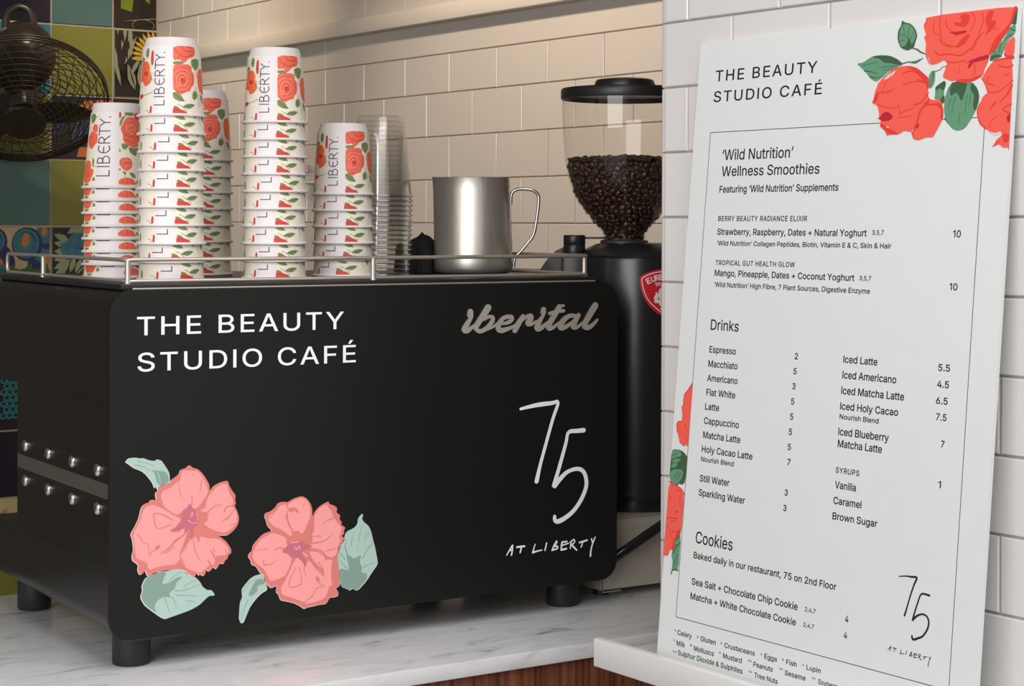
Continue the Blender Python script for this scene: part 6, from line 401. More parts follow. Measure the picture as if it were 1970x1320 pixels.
# --- recess wall behind the grinder, faces -u
UR, VC, UP, VP = 1.485, 3.073, 0.53, -0.398
bm = bmesh.new()
add_box(bm, UR+0.004, UR+0.12, -0.45, VC+0.2, 0.0, 2.75, mi=1)
Pr = lambda a, d, z: (UR + 0.004 - d, a, z)
rows = [(1.757, 1.849, 1.4691), (1.6545, 1.757, 1.3733), (1.552, 1.6545, 1.4691), (1.4495, 1.552, 1.3733), (1.347, 1.4495, 1.4691), (1.2445, 1.347, 1.3733), (1.142, 1.2445, 1.4691), (1.0395, 1.142, 1.3733), (0.937, 1.0395, 1.4691), (0.8345, 0.937, 1.3733)]
brick_rows(bm, Pr, -0.45, VC, rows, 0.1925, 0)
brick_rows(bm, Pr, -0.45, VC, [(1.958, 2.06, 2.4141), (2.06, 2.162, 2.5126), (2.162, 2.264, 2.4141), (2.264, 2.366, 2.5126)], 0.1885, 0)
add_tile(bm, Pr, -0.45, 2.0477, 1.849, 1.958, 0); add_tile(bm, Pr, 2.0477, VC, 1.849, 1.958, 0)
tag(room(bmobj('wall_right', bm, [M['tile_warm_lit'], M['grout_warm']])), kind='structure')
# painted ledge strip along the recess wall
bm = bmesh.new(); add_box(bm, UR-0.030, UR+0.002, -0.42, VC-0.002, 1.9235, 1.9625, 0.003)
tag(room(bmobj('trim_1', bm, M['paint_warm'], smooth=True)), kind='structure')
# --- pier wall that carries the menu, faces -u
bm = bmesh.new()
add_box(bm, UP+0.004, UR+0.10, -3.4, VP-0.004, 0.0, 2.75, mi=1)
Pp = lambda a, d, z: (UP + 0.004 - d, a, z)
rows = []
z = 1.45 + 0.1622
for k in range(-8, 10):
    rows.append((z + 0.0775*(k-1), z + 0.0775*k, -0.5265 if k % 2 else -0.5265 + 0.0765))
brick_rows(bm, Pp, -2.2, VP-0.010, [(a, b_, p) for a, b_, p in rows], 0.153, 0)
for a, b_, p in rows:      # rounded edge tiles that close the end of the pier
    rr = [(UP + 0.010 - 0.010*math.cos(t), VP - 0.010 + 0.010*math.sin(t)) for t in [k*PI/2/6 for k in range(7)]] + [(UP+0.07, VP), (UP+0.07, VP-0.010)]
    lo = [bm.verts.new((x, y, a+0.0012)) for x, y in rr]; hi = [bm.verts.new((x, y, b_-0.0012)) for x, y in rr]
    for q in (lo, hi): bm.faces.new(q).material_index = 0
    for k in range(len(rr)): bm.faces.new((lo[k], lo[(k+1) % len(rr)], hi[(k+1) % len(rr)], hi[k])).material_index = 0
tag(room(bmobj('wall_pier', bm, [M['tile_white'], M['grout']])), kind='structure')
# --- coloured tile wall at the back, faces -v
TM = {}
def tmat(k, c, **kw): TM[k] = mat('glaze_' + k, srgb(*c), 0.14, noise=0.10, scale=14, coat=0.3, **kw); return k
for k, c in (('navy', (18, 16, 38)), ('teal', (74, 108, 104)), ('olive', (124, 124, 48)), ('black', (34, 26, 20)), ('cream', (186, 168, 128)), ('blue', (52, 96, 140)), ('deepblue', (36, 38, 96)), ('turq', (44, 118, 124)), ('orange', (190, 110, 44)), ('yellow', (196, 158, 52)), ('sage', (140, 148, 118)), ('green', (52, 96, 48)), ('lime', (112, 128, 24)), ('plum', (70, 52, 66)), ('ink', (24, 26, 28))): tmat(k, c)
tk = list(TM); tl = [TM[k] for k in tk]; ti = {k: i for i, k in enumerate(tk)}
bm = bmesh.new()
add_box(bm, 0.55, UR+0.10, VC+0.004, VC+0.14, 0.0, 2.75, mi=len(tl))
Pb = lambda a, d, z: (a, VC + 0.004 - d, z)
cu = [0.7575, 0.952, 1.1465, 1.341, UR]
rz_ = [0.048, 0.246, 0.444, 0.642, 0.838, 1.04, 1.24, 1.4365, 1.634, 1.826, 2.035, 2.235]
grid = {0: ['olive','olive','olive','olive'], 1: ['olive','olive','navy','olive'], 2: ['olive','olive','teal','olive'], 3: ['navy','navy','teal','olive'], 4: ['cream','ink','navy','teal'], 5: ['teal','olive','cream','olive'],
        6: ['cream','cream','sage','sage'], 7: ['olive','teal','olive','teal'], 8: ['teal','olive','navy','black'], 9: ['olive','turq','olive','sage'], 10: ['navy','navy','teal','black']}
grid[4] = ['ink', 'ink', 'navy', 'teal']; grid[3] = ['navy', 'navy', 'teal', 'olive']; grid[2] = ['cream', 'cream', 'olive', 'teal']
for r in range(11):
    for c in range(4): add_tile(bm, Pb, cu[c], cu[c+1], rz_[r], rz_[r+1], ti[grid[r][c]], g=0.003)
# painted flowers on the patterned tiles, each a thin raised glaze
def glaze(pts, lv, k):
    for t in tess(pts): bm.faces.new([bm.verts.new((x, VC - 0.0006 - 0.0003*lv, z)) for x, z in t]).material_index = ti[k]
def clip(pts, u0, u1, z0, z1):
    def cut(p, ax, v, sg):
        o = []
        for i in range(len(p)):
            a, b = p[i], p[(i+1) % len(p)]; ia = sg*(a[ax]-v) >= 0; ib = sg*(b[ax]-v) >= 0
            if ia: o.append(a)
            if ia != ib:
                t = (v-a[ax])/(b[ax]-a[ax]); o.append((a[0]+(b[0]-a[0])*t, a[1]+(b[1]-a[1])*t))
        return o
    for ax, v, sg in ((0, u0, 1), (0, u1, -1), (1, z0, 1), (1, z1, -1)):
        pts = cut(pts, ax, v, sg)
        if len(pts) < 3: return None
    return pts
def ell(cx, cz, a, b, rot=0, n=18): return [(cx + a*math.cos(t)*math.cos(rot) - b*math.sin(t)*math.sin(rot), cz + a*math.cos(t)*math.sin(rot) + b*math.sin(t)*math.cos(rot)) for t in [2*PI*k/n for k in range(n)]]
def leafp(cx, cz, L, w, rot): return [(cx + x*math.cos(rot) - y*math.sin(rot), cz + x*math.sin(rot) + y*math.cos(rot)) for x, y in ((0, 0), (L*.25, w*.8), (L*.5, w), (L*.8, w*.45), (L, 0), (L*.8, -w*.45), (L*.5, -w), (L*.25, -w*.8))]
def onto(c, r, shapes):
    u0, u1, z0, z1 = cu[c]+0.005, cu[c+1]-0.005, rz_[r]+0.005, rz_[r+1]-0.005
    for lv, (k, pts) in enumerate(shapes):
        p = clip([(u0 + x*(0.1845), z0 + y*(z1-z0)) for x, y in pts], u0, u1, z0, z1)
        if p: glaze(p, 1 + lv*0.25, k)
def fl_round(cx, cy, s): # round blue flower with orange heart
    o = [('deepblue', ell(cx, cy, .30*s, .32*s)), ('turq', ell(cx-.02*s, cy+.01, .26*s, .28*s)), ('ink', ell(cx-.02*s, cy, .20*s, .24*s)), ('turq', ell(cx-.03*s, cy, .185*s, .225*s)), ('blue', ell(cx+.03*s, cy-.02, .15*s, .2*s, .2)), ('turq', ell(cx-.03*s, cy+.04, .13*s, .17*s)), ('orange', ell(cx-.03*s, cy+.06, .075*s, .13*s, -.25))]
    return o
for c in (0, 1):
    sh = [('turq', ell(.84, .58, .17, .20)), ('turq', ell(.22, .52, .14, .2)), ('deepblue', ell(.93, .80, .26, .13, -.4)), ('deepblue', ell(.30, .55, .10, .22, .5))] + fl_round(.10, .78, .70) + fl_round(.93, .88, .55) + fl_round(.63, .74, .84)
    sh += [('deepblue', ell(.76, .40, .13, .09, -.5))]
    for x in (.12, .37, .66, .92):
        sh += [('ink', leafp(x, .02, .30, .010, 1.45)), ('green', leafp(x, .24, .24, .085, .25)), ('green', leafp(x, .24, .20, .085, 2.7)), ('green', leafp(x-.02, .26, .2, .06, 1.3)), ('ink', leafp(x, .24, .2, .006, .25))]
    sh += [('ink', leafp(.7, .15, .4, .008, .5)), ('orange', ell(.94, .48, .05, .06)), ('orange', ell(.2, .46, .04, .05))]
    onto(c, 6, sh)
# blue curled plume on grey leaves
sh = [('ink', [(0, 0), (1, 0), (1, 1), (0, 1)])]
for k in range(7): sh.append(('sage', leafp(.02, .06 + .14*k, .34, .055, .9 - .22*k)))
for k in range(6): sh.append(('sage', leafp(.25 + .1*k, .9, .3, .05, .6 - .2*k)))
for k in range(8): sh.append(('sage', leafp(.2 + .09*k, .28, .3, .045, 1.35 - .12*k)))
sh += [('ink', leafp(.15, .02, .9, .03, .75)), ('sage', leafp(.15, .02, .85, .015, .75))]
for k in range(10): sh.append(('blue' if k % 2 else 'turq', ell(.22 + .075*k, .62 - .012*k + .05*math.sin(.8*k), .07, .15, .35)))
for k in range(9): sh.append(('turq' if k % 2 else 'blue', ell(.32 + .07*k, .80 - .01*k + .03*math.sin(k), .06, .11, -.3)))
sh += [('orange', ell(.66, .72, .13, .025, .15)), ('ink', leafp(.35, .68, .6, .012, -.1))]
for k in range(9): sh.append(('blue' if k % 2 else 'turq', ell(.14 + .09*k, .13 + .012*k, .06, .10, .2)))
onto(2, 6, sh); onto(3, 6, sh)
# yellow thistle
sh = [('black', ell(.5, .5, .9, .9))]
for k in range(16): sh.append(('sage' if k % 2 else 'black', leafp(.05 + .06*(k % 5), .1 + .055*k, .5, .035, 1.4 + .45*math.sin(k*1.7))))
for k in range(13): a = .6 + k*.22; sh.append(('yellow', leafp(.72 + .18*math.cos(a), .62 + .16*math.sin(a), .26, .045, a)))
for k in range(12): a = .7 + k*.22; sh.append(('black', leafp(.72 + .24*math.cos(a), .62 + .22*math.sin(a), .2, .008, a)))
sh += [('plum', ell(.74, .62, .2, .2))] + [('sage', ell(.68 + .06*(k % 3), .55 + .06*(k//3), .016, .014)) for k in range(9)]
for k in range(5): sh.append(('sage', leafp(.35 + .12*k, .1, .42, .07, 1.9 - .25*k))); sh.append(('black', leafp(.36 + .12*k, .1, .38, .012, 1.9 - .25*k)))
sh += [('black', ell(.72, .12, .22, .16)), ('sage', ell(.72, .12, .17, .12)), ('black', ell(.7, .1, .1, .08))]
onto(3, 9, sh)
# dark tile with lime panels
sh = [('lime', [(.1, .3), (.3, .25), (.33, .5), (.3, .75), (.12, .8)]), ('lime', [(.42, .5), (.62, .4), (.6, .62)]), ('lime', [(.72, .6), (.98, .45), (.98, .75)]), ('lime', [(.75, .2), (.9, .15), (.95, .35)]), ('deepblue', ell(.28, .93, .14, .1)), ('lime', ell(.28, .95, .09, .05)), ('ink', leafp(.5, 0, 1.0, .03, 1.55)), ('sage', leafp(.15, .1, .8, .008, .12)), ('sage', ell(.5, .05, .2, .1)), ('black', ell(.5, .05, .19, .09))]
onto(3, 10, sh)
# night tile with orange corner and white stalks
sh = [('deepblue', ell(.5, .4, .5, .35)), ('ink', ell(.5, .3, .45, .3)), ('orange', [(.4, .02), (1, .02), (1, .2), (.45, .18)]), ('orange', [(.3, .72), (1, .68), (1, .98), (.55, .95)]), ('ink', leafp(.1, .7, .9, .06, .1))] + [('blue', leafp(.3 + .12*k, .25, .4, .02, 1.2 + .1*k)) for k in range(6)] + [('sage', ell(.35, .7, .08, .1))]
onto(2, 8, sh)
# scale pattern seen through the machine, brownish leaves under it
sh = [('turq', ell(.25 + .1*(k % 6) + .05*((k//6) % 2), .2 + .09*(k//6), .055, .05)) for k in range(42)] + [('ink', ell(.25 + .1*(k % 6) + .05*((k//6) % 2), .21 + .09*(k//6), .03, .025)) for k in range(42)]
for k in range(7): sh += [('yellow', ell(.06, .1 + .13*k, .10, .07)), ('ink', ell(.06, .1 + .13*k, .07, .045)), ('yellow', ell(.06, .1 + .13*k, .05, .03))]
onto(0, 4, sh); onto(1, 4, sh)
sh = [('sage', leafp(.1*k, .2 + .1*(k % 3), .5, .06, .5 + .4*(k % 3))) for k in range(9)] + [('orange', leafp(.1*k + .05, .55, .4, .05, .9 - .3*(k % 4))) for k in range(8)] + [('green', leafp(.12*k, .1, .4, .05, 1.3)) for k in range(7)]
onto(0, 2, sh); onto(1, 2, sh)
tag(room(bmobj('wall_back', bm, tl + [M['grout_warm']])), kind='structure')
bm = bmesh.new(); add_box(bm, -2.2, 1.9, -3.6, 3.4, -0.1, 0.0); tag(room(bmobj('floor', bm, M['floor'])), kind='structure')
bm = bmesh.new(); add_box(bm, -1.9, 1.7, -0.35, 3.3, 2.75, 2.85); tag(room(bmobj('ceiling', bm, M['shade'])), kind='structure')
bm = bmesh.new(); add_box(bm, -1.9, UP+0.003, -0.36, -0.30, 2.14, 2.75); tag(room(bmobj('added_fascia', bm, M['shade'])), kind='structure')   # unseen fascia added to block window light from the recess wall

# ================================================================== counter
t = thing('marble_worktop', 'white veined marble worktop under the black coffee machine', 'worktop', (0.0, -0.1665, 0.9))
bm = bmesh.new(); add_box(bm, -1.7, 1.42, -0.1665, 0.535, 0.879, 0.9, 0.0025)
o = bmobj('slab', bm, M['marble'], t, smooth=True); o.matrix_parent_inverse = Matrix.Translation((0, 0.1665, -0.9))
t = thing('counter_base', 'dark brown wooden counter front below the marble worktop', 'counter', (0, -0.155, 0))
bm = bmesh.new(); add_box(bm, -1.7, 1.40, -0.158, 0.50, 0.0, 0.8788)
o = bmobj('front_panel', bm, M['wood'], t); o.matrix_parent_inverse = Matrix.Translation((0, 0.155, 0))

# ================================================================== coffee machine
PB, PT_ = 0.941, 1.3655
mc = thing('espresso_machine', 'large black espresso machine with pink flowers printed on its front panel', 'coffee machine', (0.378, 0.2, 0.9))
INV = Matrix.Translation((-0.378, -0.2, -0.9))
def onm(o): o.matrix_parent_inverse = INV; return o
bm = bmesh.new()
add_prism_y(bm, rrect(0.0, 0.7555, 1.2286, 1.3665, 0.027, 8, (0, 0, 1, 1)), 0.0, 0.50)
add_box(bm, 0.0, 0.7555, 0.0, 0.356, 1.0318, 1.2288)
add_prism_y(bm, rrect(0.0, 0.7555, 0.9445, 1.032, 0.027, 8, (1, 1, 0, 0)), 0.0, 0.462)
onm(bmobj('housing', bm, M['black_side'], mc, smooth=True, angle=30))
bm = bmesh.new(); add_prism_y(bm, rrect(-0.0016, 0.7568, PB, PT_, 0.027, 10), -0.0045, -0.0003, 0, 0.0007)
pan = onm(bmobj('front_panel', bm, M['black_metal'], mc, smooth=True, angle=30))
pf = lambda x, y, lv: (x/1000, -0.0045 - 0.00006 - 0.00004*lv, PB + y/1000)
def child_of_panel(o):
    o.parent = pan; return o
for nm, lab, items in PANEL_ART:
    me = art_mesh(nm, items, pf)
    o = child_of_panel(obj(nm, me)); o['label'] = lab
    if nm == 'brand_badge':
        md = o.modifiers.new('thick', 'SOLIDIFY'); md.thickness = 0.0016; md.offset = 1.0
def words(row, bold, space):
    txt, xa, xb, base, cap = row
    vs, fs, x0, x1, ch = font_tris(txt, bold, space); k = (xb-xa)/(x1-x0); pos = 0; out = []
    for wd in txt.split(' '):
        pre = sum(glyph(c, bold)[0] + space for c in txt[:pos]); _, _, a, b_, _ = font_tris(wd, bold, space)
        out.append((wd, xa + (pre + a - x0)*k, xa + (pre + b_ - x0)*k, base, cap)); pos += len(wd) + 1
    return out
for row in PANEL_TEXT:
    for wd in words(row, 5, 60):
        child_of_panel(obj('title_lettering', text_mesh('title_lettering', [wd], pf, 'wh', 5, 60)))['label'] = 'white title lettering'
# cup warmer on top
bm = bmesh.new(); add_box(bm, 0.018, 0.738, 0.010, 0.495, 1.3662, 1.3735, 0.0012)
onm(bmobj('cup_tray', bm, M['black_plastic'], mc, smooth=True))
onm(tube('front_trim', [(0.030, 0.003, 1.3676), (0.722, 0.003, 1.3676)], 0.0014, M['rail_steel'], mc, 8))
bm = bmesh.new()
x0, x1, y0, y1 = 0.0285, 0.733, 0.020, 0.492
for z in (1.3765, 1.4030):
    pts = [(x0, y1, z), (x0, y0+0.012, z)] + [(x0+0.012-0.012*math.cos(a), y0+0.012-0.012*math.sin(a), z) for a in (0.4, 0.8, 1.2)] + [(x0+0.012, y0, z), (x1-0.03, y0, z)] + [(x1-0.03+0.03*math.sin(a), y0+0.03-0.03*math.cos(a), z) for a in (0.4, 0.8, 1.2)] + [(x1, y0+0.03, z), (x1, y1, z)]
    add_tube(bm, pts, 0.0026, 8)
for x in (x0, x1): add_tube(bm, [(x, y1, 1.3765), (x, y1+0.004, 1.383), (x, y1+0.004, 1.397), (x, y1, 1.403)], 0.0026, 8)
rail = onm(bmobj('cup_rail', bm, M['rail_steel'], mc, smooth=True, angle=60))
for (x, y) in ((x0+0.003, y0+0.003), (0.3722, y0), (x1-0.012, y0+0.008), (x0, 0.335), (x1, 0.335)):
    child = lathe('rail_post', [(0, 1.3735), (0.0042, 1.3735), (0.0038, 1.3765), (0.0034, 1.379), (0.0034, 1.4025), (0, 1.4025)], M['rail_steel'], rail, x, y, 14)
for (x, y) in ((0.047, 0.047), (0.700, 0.050), (0.047, 0.425), (0.700, 0.425)):
    onm(lathe('foot', [(0, 0.9005), (0.0225, 0.9005), (0.0236, 0.9025), (0.0236, 0.9445), (0, 0.9445)], M['rubber'], mc, x, y, 36))
onm(box('side_strip', M['steel_flat'], -0.0009, 0.001, 0.0015, 0.353, 1.1128, 1.1312, 0, mc))
for y in (0.0378, 0.1300, 0.2238, 0.3190):
    for z in (1.1452, 1.0978):
        bm = bmesh.new()
        add_lathe(bm, [(0, 0.0046), (0.0032, 0.0045), (0.0062, 0.0036), (0.0078, 0.002), (0.0082, 0.0006), (0.0082, 0)], 0, 0, 20)
        bmesh.ops.transform(bm, matrix=Matrix.Translation((-0.0002, y, z)) @ Matrix.Rotation(-PI/2, 4, 'Y'), verts=bm.verts)
        onm(bmobj('rivet', bm, M['chrome'], mc, smooth=True))
onm(box('bottom_bracket', M['grey_plastic'], 0.028, 0.095, -0.0015, 0.02, 0.9382, 0.9408, 0.0005, mc))

# ================================================================== paper cups
def cup_wall(kind):
    return dict(small=(0.0418, 0.0366, 0.0897, 0.0352, 0.0325, 0.1014, 0.0445), large=(0.0441, 0.0340, 0.1020, 0.0328, 0.0312, 0.1152, 0.0467))[kind]
def cup_meshes(kind, items, tpos):
    Rb, Rt, Hs, Bb, Bt, H, Rr = cup_wall(kind)
    th = 0.0004
    bm = bmesh.new()
    add_lathe(bm, [(Rb-th-0.0004, 0.002), (Rb + (Rt-Rb)*0.002/Hs, 0.002), (Rb + (Rt-Rb)*0.5, Hs*0.5), (Rt, Hs), (Rt-th, Hs), (Rb + (Rt-Rb)*0.5 - th, Hs*0.5)], 0, 0, 56, 0, True)
    body = bpy.data.meshes.new('cup_wall'); bmesh.ops.recalc_face_normals(bm, faces=bm.faces); bm.to_mesh(body); bm.free(); body.materials.append(M['paper'])
    body.set_sharp_from_angle(angle=math.radians(40))
    bm = bmesh.new(); rp = []
    for k in range(10): a = 2*PI*k/10; rp.append((Rr-0.0019 + 0.0019*math.cos(a), 0.0020 + 0.0019*math.sin(a)))
    add_lathe(bm, rp, 0, 0, 64, 0, True)
    rim = bpy.data.meshes.new('rolled_rim'); bmesh.ops.recalc_face_normals(bm, faces=bm.faces); bm.to_mesh(rim); bm.free(); rim.materials.append(M['paper_white'])
    bm = bmesh.new()
    add_lathe(bm, [(Rt-0.0006, Hs-0.001), (Bb, Hs), (Bt, H-0.0012), (Bt-0.0006, H-0.0002), (Bt-0.0014, H-0.0004), (Bt-0.0020, H-0.010), (0, H-0.0102)], 0, 0, 56)
    base = bpy.data.meshes.new('cup_base'); bmesh.ops.recalc_face_normals(bm, faces=bm.faces); bm.to_mesh(base); bm.free(); base.materials.append(M['paper_white'])
    base.set_sharp_from_angle(angle=math.radians(40))
    def wrap(a, h, lv):
        R = Rb + (Rt-Rb)*min(max(h/1000, 0), Hs)/Hs + 0.00012 + 0.00003*lv; t = math.radians(a)
        return (R*math.sin(t), -R*math.cos(t), max(0.0022, min(h/1000, Hs)))
    # curve the flat print round the wall: cut every polygon into narrow vertical strips first
    strips = []
    def slice_poly(p, ink, lv):
        lo = math.floor(min(q[0] for q in p)/6); hi = math.ceil(max(q[0] for q in p)/6)
        for s in range(lo, hi):
            c = clip(p, s*6, s*6+6, -999, 999)
            if c: strips.append((ink, lv, c))
    for ink, lv, t in art_tris(items): slice_poly(t, ink, lv)
    # the same garland continues round the unseen back, turned half a turn
    keys = []; V, F, MI = [], [], []
    for ink, lv, p in strips:
        if ink not in keys: keys.append(ink)
        b0 = len(V); V += [wrap(q[0], q[1], lv) for q in p]; F.append(list(range(b0, b0+len(p)))); MI.append(keys.index(ink))
    pr = newmesh('floral_print', V, F, [INK[k] for k in keys], MI)
    # the lettering runs up the white band
    (aB, hL), (aT, hE) = tpos
    LT = [(0,11.5,0,0), (0,0,6,0), (10.5,0,10.5,11.5), (14.5,0,14.5,11.5), (14.5,11.5,18.6,11.3,20.4,9,18.8,6.5,14.5,6.2), (14.5,6.2,19.6,6,22.4,3.2,20.2,.3,14.5,0),
          (34,10.7,30.5,11.5,27,9.3,26,5.8,27,2.2,30.5,0,34,.8), (26,5.8,32.5,5.8), (37.2,0,37.2,11.5), (37.2,11.5,41.6,11.3,43.8,8.6,41.6,5.9,37.2,5.6), (40.4,5.6,45.4,0),
          (46.3,11.5,55.3,11.5), (50.8,11.5,50.8,0), (56.5,11.5,60.5,6), (60.5,6,64.5,11.5), (60.5,6,60.5,0), (66.6,.4,66.65,.4)]
    strips = []
    for ink, lv, t in art_tris([('s', 'tx', [1.5 if len(l) == 4 and l[0] == 66.6 else 1.0], l) for l in LT]):
        slice_poly([(aB + (aT-aB)*q[1]/11.5, hL + (hE-hL)*q[0]/66.5) for q in t], 'tx', 40)
    V, F = [], []
    for ink, lv, p in strips:
        b0 = len(V); V += [wrap(q[0], q[1], 12) for q in p]; F.append(list(range(b0, b0+len(p))))
    tx = newmesh('lettering', V, F, [INK['tx']])
    return body, rim, base, pr, tx
SMALL = cup_meshes('small', CUP_SMALL_ART, ((-13.2, 14.1), (-31.8, 80.5)))
LARGE = cup_meshes('large', CUP_LARGE_ART, ((-13.1, 16.7), (-37.2, 95.1)))
def make_cup(meshes, name):
    r = bpy.data.objects.new(name, None); link(r); r.empty_display_size = 0.02
    for nm, me in zip(('cup_wall', 'rolled_rim', 'cup_base', 'floral_print', 'lettering'), meshes): obj(nm, me, r)
    return r
def dup(root):
    r = root.copy(); link(r)
    for ch in root.children: c = ch.copy(); link(c); c.parent = r
    return r
TOP = 1.3736
def face_cam(x, y): return math.atan2(CAM.x - x, -(CAM.y - y))
ORD = ['topmost', 'second', 'third', 'fourth', 'fifth', 'sixth', 'seventh', 'eighth', 'ninth', 'tenth', 'eleventh', 'twelfth', 'thirteenth', 'fourteenth', 'fifteenth', 'sixteenth', 'seventeenth']
protos = {'small': make_cup(SMALL, 'paper_cup'), 'large': make_cup(LARGE, 'paper_cup')}
used = {'small': False, 'large': False}
stacks = [  # kind, x, y, count, pitch, where, turns (degrees, from the bottom up)
    ('large', 0.0979, 0.2406, 8, 0.0172, 'the short leftmost stack of wide cups', [9, 1, 0, -1, 0, 1, -1, 0]),
    ('small', 0.1158, 0.0911, 10, 0.02335, 'the tall front left stack', [14, -2, 6, 4, 8, 7, 6, 8, 1, 0]),
    ('small', 0.2557, 0.3197, 8, 0.0232, 'the stack behind the tall left one', [-4, -6, -6, -5, -4, -5, -3, -6]),
    ('small', 0.2705, 0.1103, 10, 0.02305, 'the tall middle stack', [0, 3, -3, 0, 5, 7, 2, 1, 0, 2]),
    ('small', 0.4063, 0.1727, 6, 0.0228, 'the short stack beside the clear cups', [-16, -2, 1, 3, 0, 2])]
for kind, sx, sy, n, pitch, where, turns in stacks:
    for k in range(n):
        if not used[kind]: c = protos[kind]; used[kind] = True
        else: c = dup(protos[kind])
        jx, jy = (random.uniform(-0.0006, 0.0006), random.uniform(-0.0006, 0.0006))
        c.location = (sx + jx, sy + jy, TOP + pitch*k); c.rotation_euler = (0, 0, face_cam(sx, sy) + math.radians(turns[k]))
        i = n-1-k
        w = 'topmost paper cup' if i == 0 else ('bottom paper cup' if k == 0 else ORD[i] + ' paper cup from the top')
        tag(c, 'floral ' + w + ' in ' + where, 'cup', 'stacked floral paper cups')
# clear plastic cups
def clear_cup():
    bm = bmesh.new()
    add_lathe(bm, [(0.0472, 0.0015), (0.0466, 0.006), (0.0452, 0.012), (0.0448, 0.020), (0.0436, 0.030), (0.0390, 0.075), (0.0340, 0.115), (0.0325, 0.1178), (0.026, 0.1172), (0.0, 0.1160)], 0, 0, 48)
    b = bpy.data.meshes.new('cup_wall'); bm.to_mesh(b); bm.free(); b.materials.append(M['clear_cup'])
    bm = bmesh.new(); add_lathe(bm, [(0.0478 + 0.0012*math.cos(2*PI*k/8), 0.0014 + 0.0012*math.sin(2*PI*k/8)) for k in range(8)], 0, 0, 48, 0, True)
    r = bpy.data.meshes.new('rolled_rim'); bmesh.ops.recalc_face_normals(bm, faces=bm.faces); bm.to_mesh(r); bm.free(); r.materials.append(M['clear_rim'])
    o = bpy.data.objects.new('plastic_cup', None); link(o); o.empty_display_size = 0.02; obj('cup_wall', b, o); obj('rolled_rim', r, o); return o
pc = clear_cup(); NC = 17
for k in range(NC):
    c = pc if k == 0 else dup(pc)
    c.location = (0.486 + 0.0002*k, 0.2165, TOP + 0.0071*k); i = NC-1-k
    w = 'topmost clear plastic cup' if i == 0 else ('bottom clear plastic cup' if k == 0 else ORD[i] + ' clear plastic cup from the top')
    tag(c, w + ' of the see-through stack', 'cup', 'stacked clear plastic cups')

# ================================================================== milk jug and cloth
jx, jy = 0.6503, 0.2177
jg = thing('milk_jug', 'stainless steel milk jug with wire handle on the machine top', 'jug', (jx, jy, TOP))
bm = bmesh.new(); NS = 72
sd = math.atan2(0.5417, -0.8406)          # the spout points to the left of the camera
def jring(R, z, spout):
    out = []
    for k in range(NS):
        a = 2*PI*k/NS; d = abs((a - sd + PI) % (2*PI) - PI)
        e = math.exp(-(d/0.30)**2)*spout
        out.append(bm.verts.new(((R+e)*math.cos(a), (R+e)*math.sin(a), z + e*0.10)))
    return out
prof = [(0.050, 0.0005, 0), (0.0565, 0.003, 0), (0.0588, 0.009, 0), (0.0592, 0.018, 0), (0.0585, 0.045, .0009), (0.0572, 0.075, .0028), (0.0560, 0.10, .0046), (0.0548, 0.125, .0064), (0.0540, 0.143, .0085), (0.0545, 0.1445, .0088), (0.0536, 0.1445, .0085), (0.0530, 0.125, .0062), (0.0545, 0.09, .003), (0.0572, 0.03, 0), (0.0560, 0.006, 0)]
rings = [jring(*p) for p in prof]
for a, b in zip(rings, rings[1:]):
    for k in range(NS): bm.faces.new((a[k], a[(k+1) % NS], b[(k+1) % NS], b[k]))
bm.faces.new(rings[0]); bm.faces.new(rings[-1])
bmobj('body', bm, M['steel'], jg, smooth=True, angle=50)
hx, hy = RT.x, RT.y
H = lambda r, z: (hx*r, hy*r, z)
hp = catmull([H(0.0562, 0.104), H(0.0572, 0.120), H(0.066, 0.127), H(0.086, 0.1265), H(0.096, 0.120), H(0.098, 0.108), H(0.094, 0.075), H(0.090, 0.058), H(0.083, 0.048), H(0.0725, 0.035), H(0.0650, 0.027), H(0.0615, 0.020), H(0.0605, 0.009)], 5)
tube('handle', hp, 0.0024, M['chrome'], jg, 10)
# crumpled black cloth between the clear cups and the jug
bm = bmesh.new(); n = 26
cx, cy = 0.606, 0.300
grid_ = []
for i in range(n):
    row = []
    for j in range(n):
        u, v = i/(n-1)*2-1, j/(n-1)*2-1
        r = max(abs(u), abs(v)); h = 0.054*max(0, 1-r**6)*(0.86+0.16*math.sin(3*u+1)*math.cos(2.4*v)+0.05*math.sin(11*u)*math.sin(9*v)) + 0.006*math.sin(9*u+3*v)*(1-r)
        row.append(bm.verts.new((0.034*u*(1-0.15*r) + 0.003*math.sin(7*v), 0.040*v + 0.003*math.sin(8*u), max(0.0008, h))))
    grid_.append(row)
for i in range(n-1):
    for j in range(n-1): bm.faces.new((grid_[i][j], grid_[i+1][j], grid_[i+1][j+1], grid_[i][j+1]))
o = bmobj('cleaning_cloth', bm, M['cloth'], None, smooth=True, angle=80); o.location = (cx, cy, TOP)
tag(o, 'crumpled black cloth between the clear cups and the steel jug', 'cloth')

# ================================================================== knock drawer, hose, grinder
dr = thing('knock_drawer', 'low stainless steel drawer box under the black grinder', 'drawer', (0.93, 0.23, 0.9))
INVD = Matrix.Translation((-0.93, -0.23, -0.9))
def ond(o): o.matrix_parent_inverse = INVD; return o
ond(box('body', M['drawer_steel'], 0.7662, 1.10, 0.048, 0.42, 0.912, 1.013, 0.0012, dr))
ond(box('drawer_front', M['drawer_steel'], 0.7680, 1.098, 0.0450, 0.0478, 0.9135, 1.0115, 0.0008, dr))
bm = bmesh.new(); add_box(bm, 0.7665, 0.800, 0.0432, 0.0446, 0.9095, 0.9115); add_box(bm, 0.7660, 0.7675, 0.0432, 0.0446, 0.9095, 0.9350); ond(bmobj('edge_angle', bm, M['chrome'], dr))
for x in (0.79, 1.075):
    for y in (0.08, 0.385): ond(lathe('foot', [(0, 0.9004), (0.012, 0.9004), (0.012, 0.9122), (0, 0.9122)], M['rubber'], dr, x, y, 20))
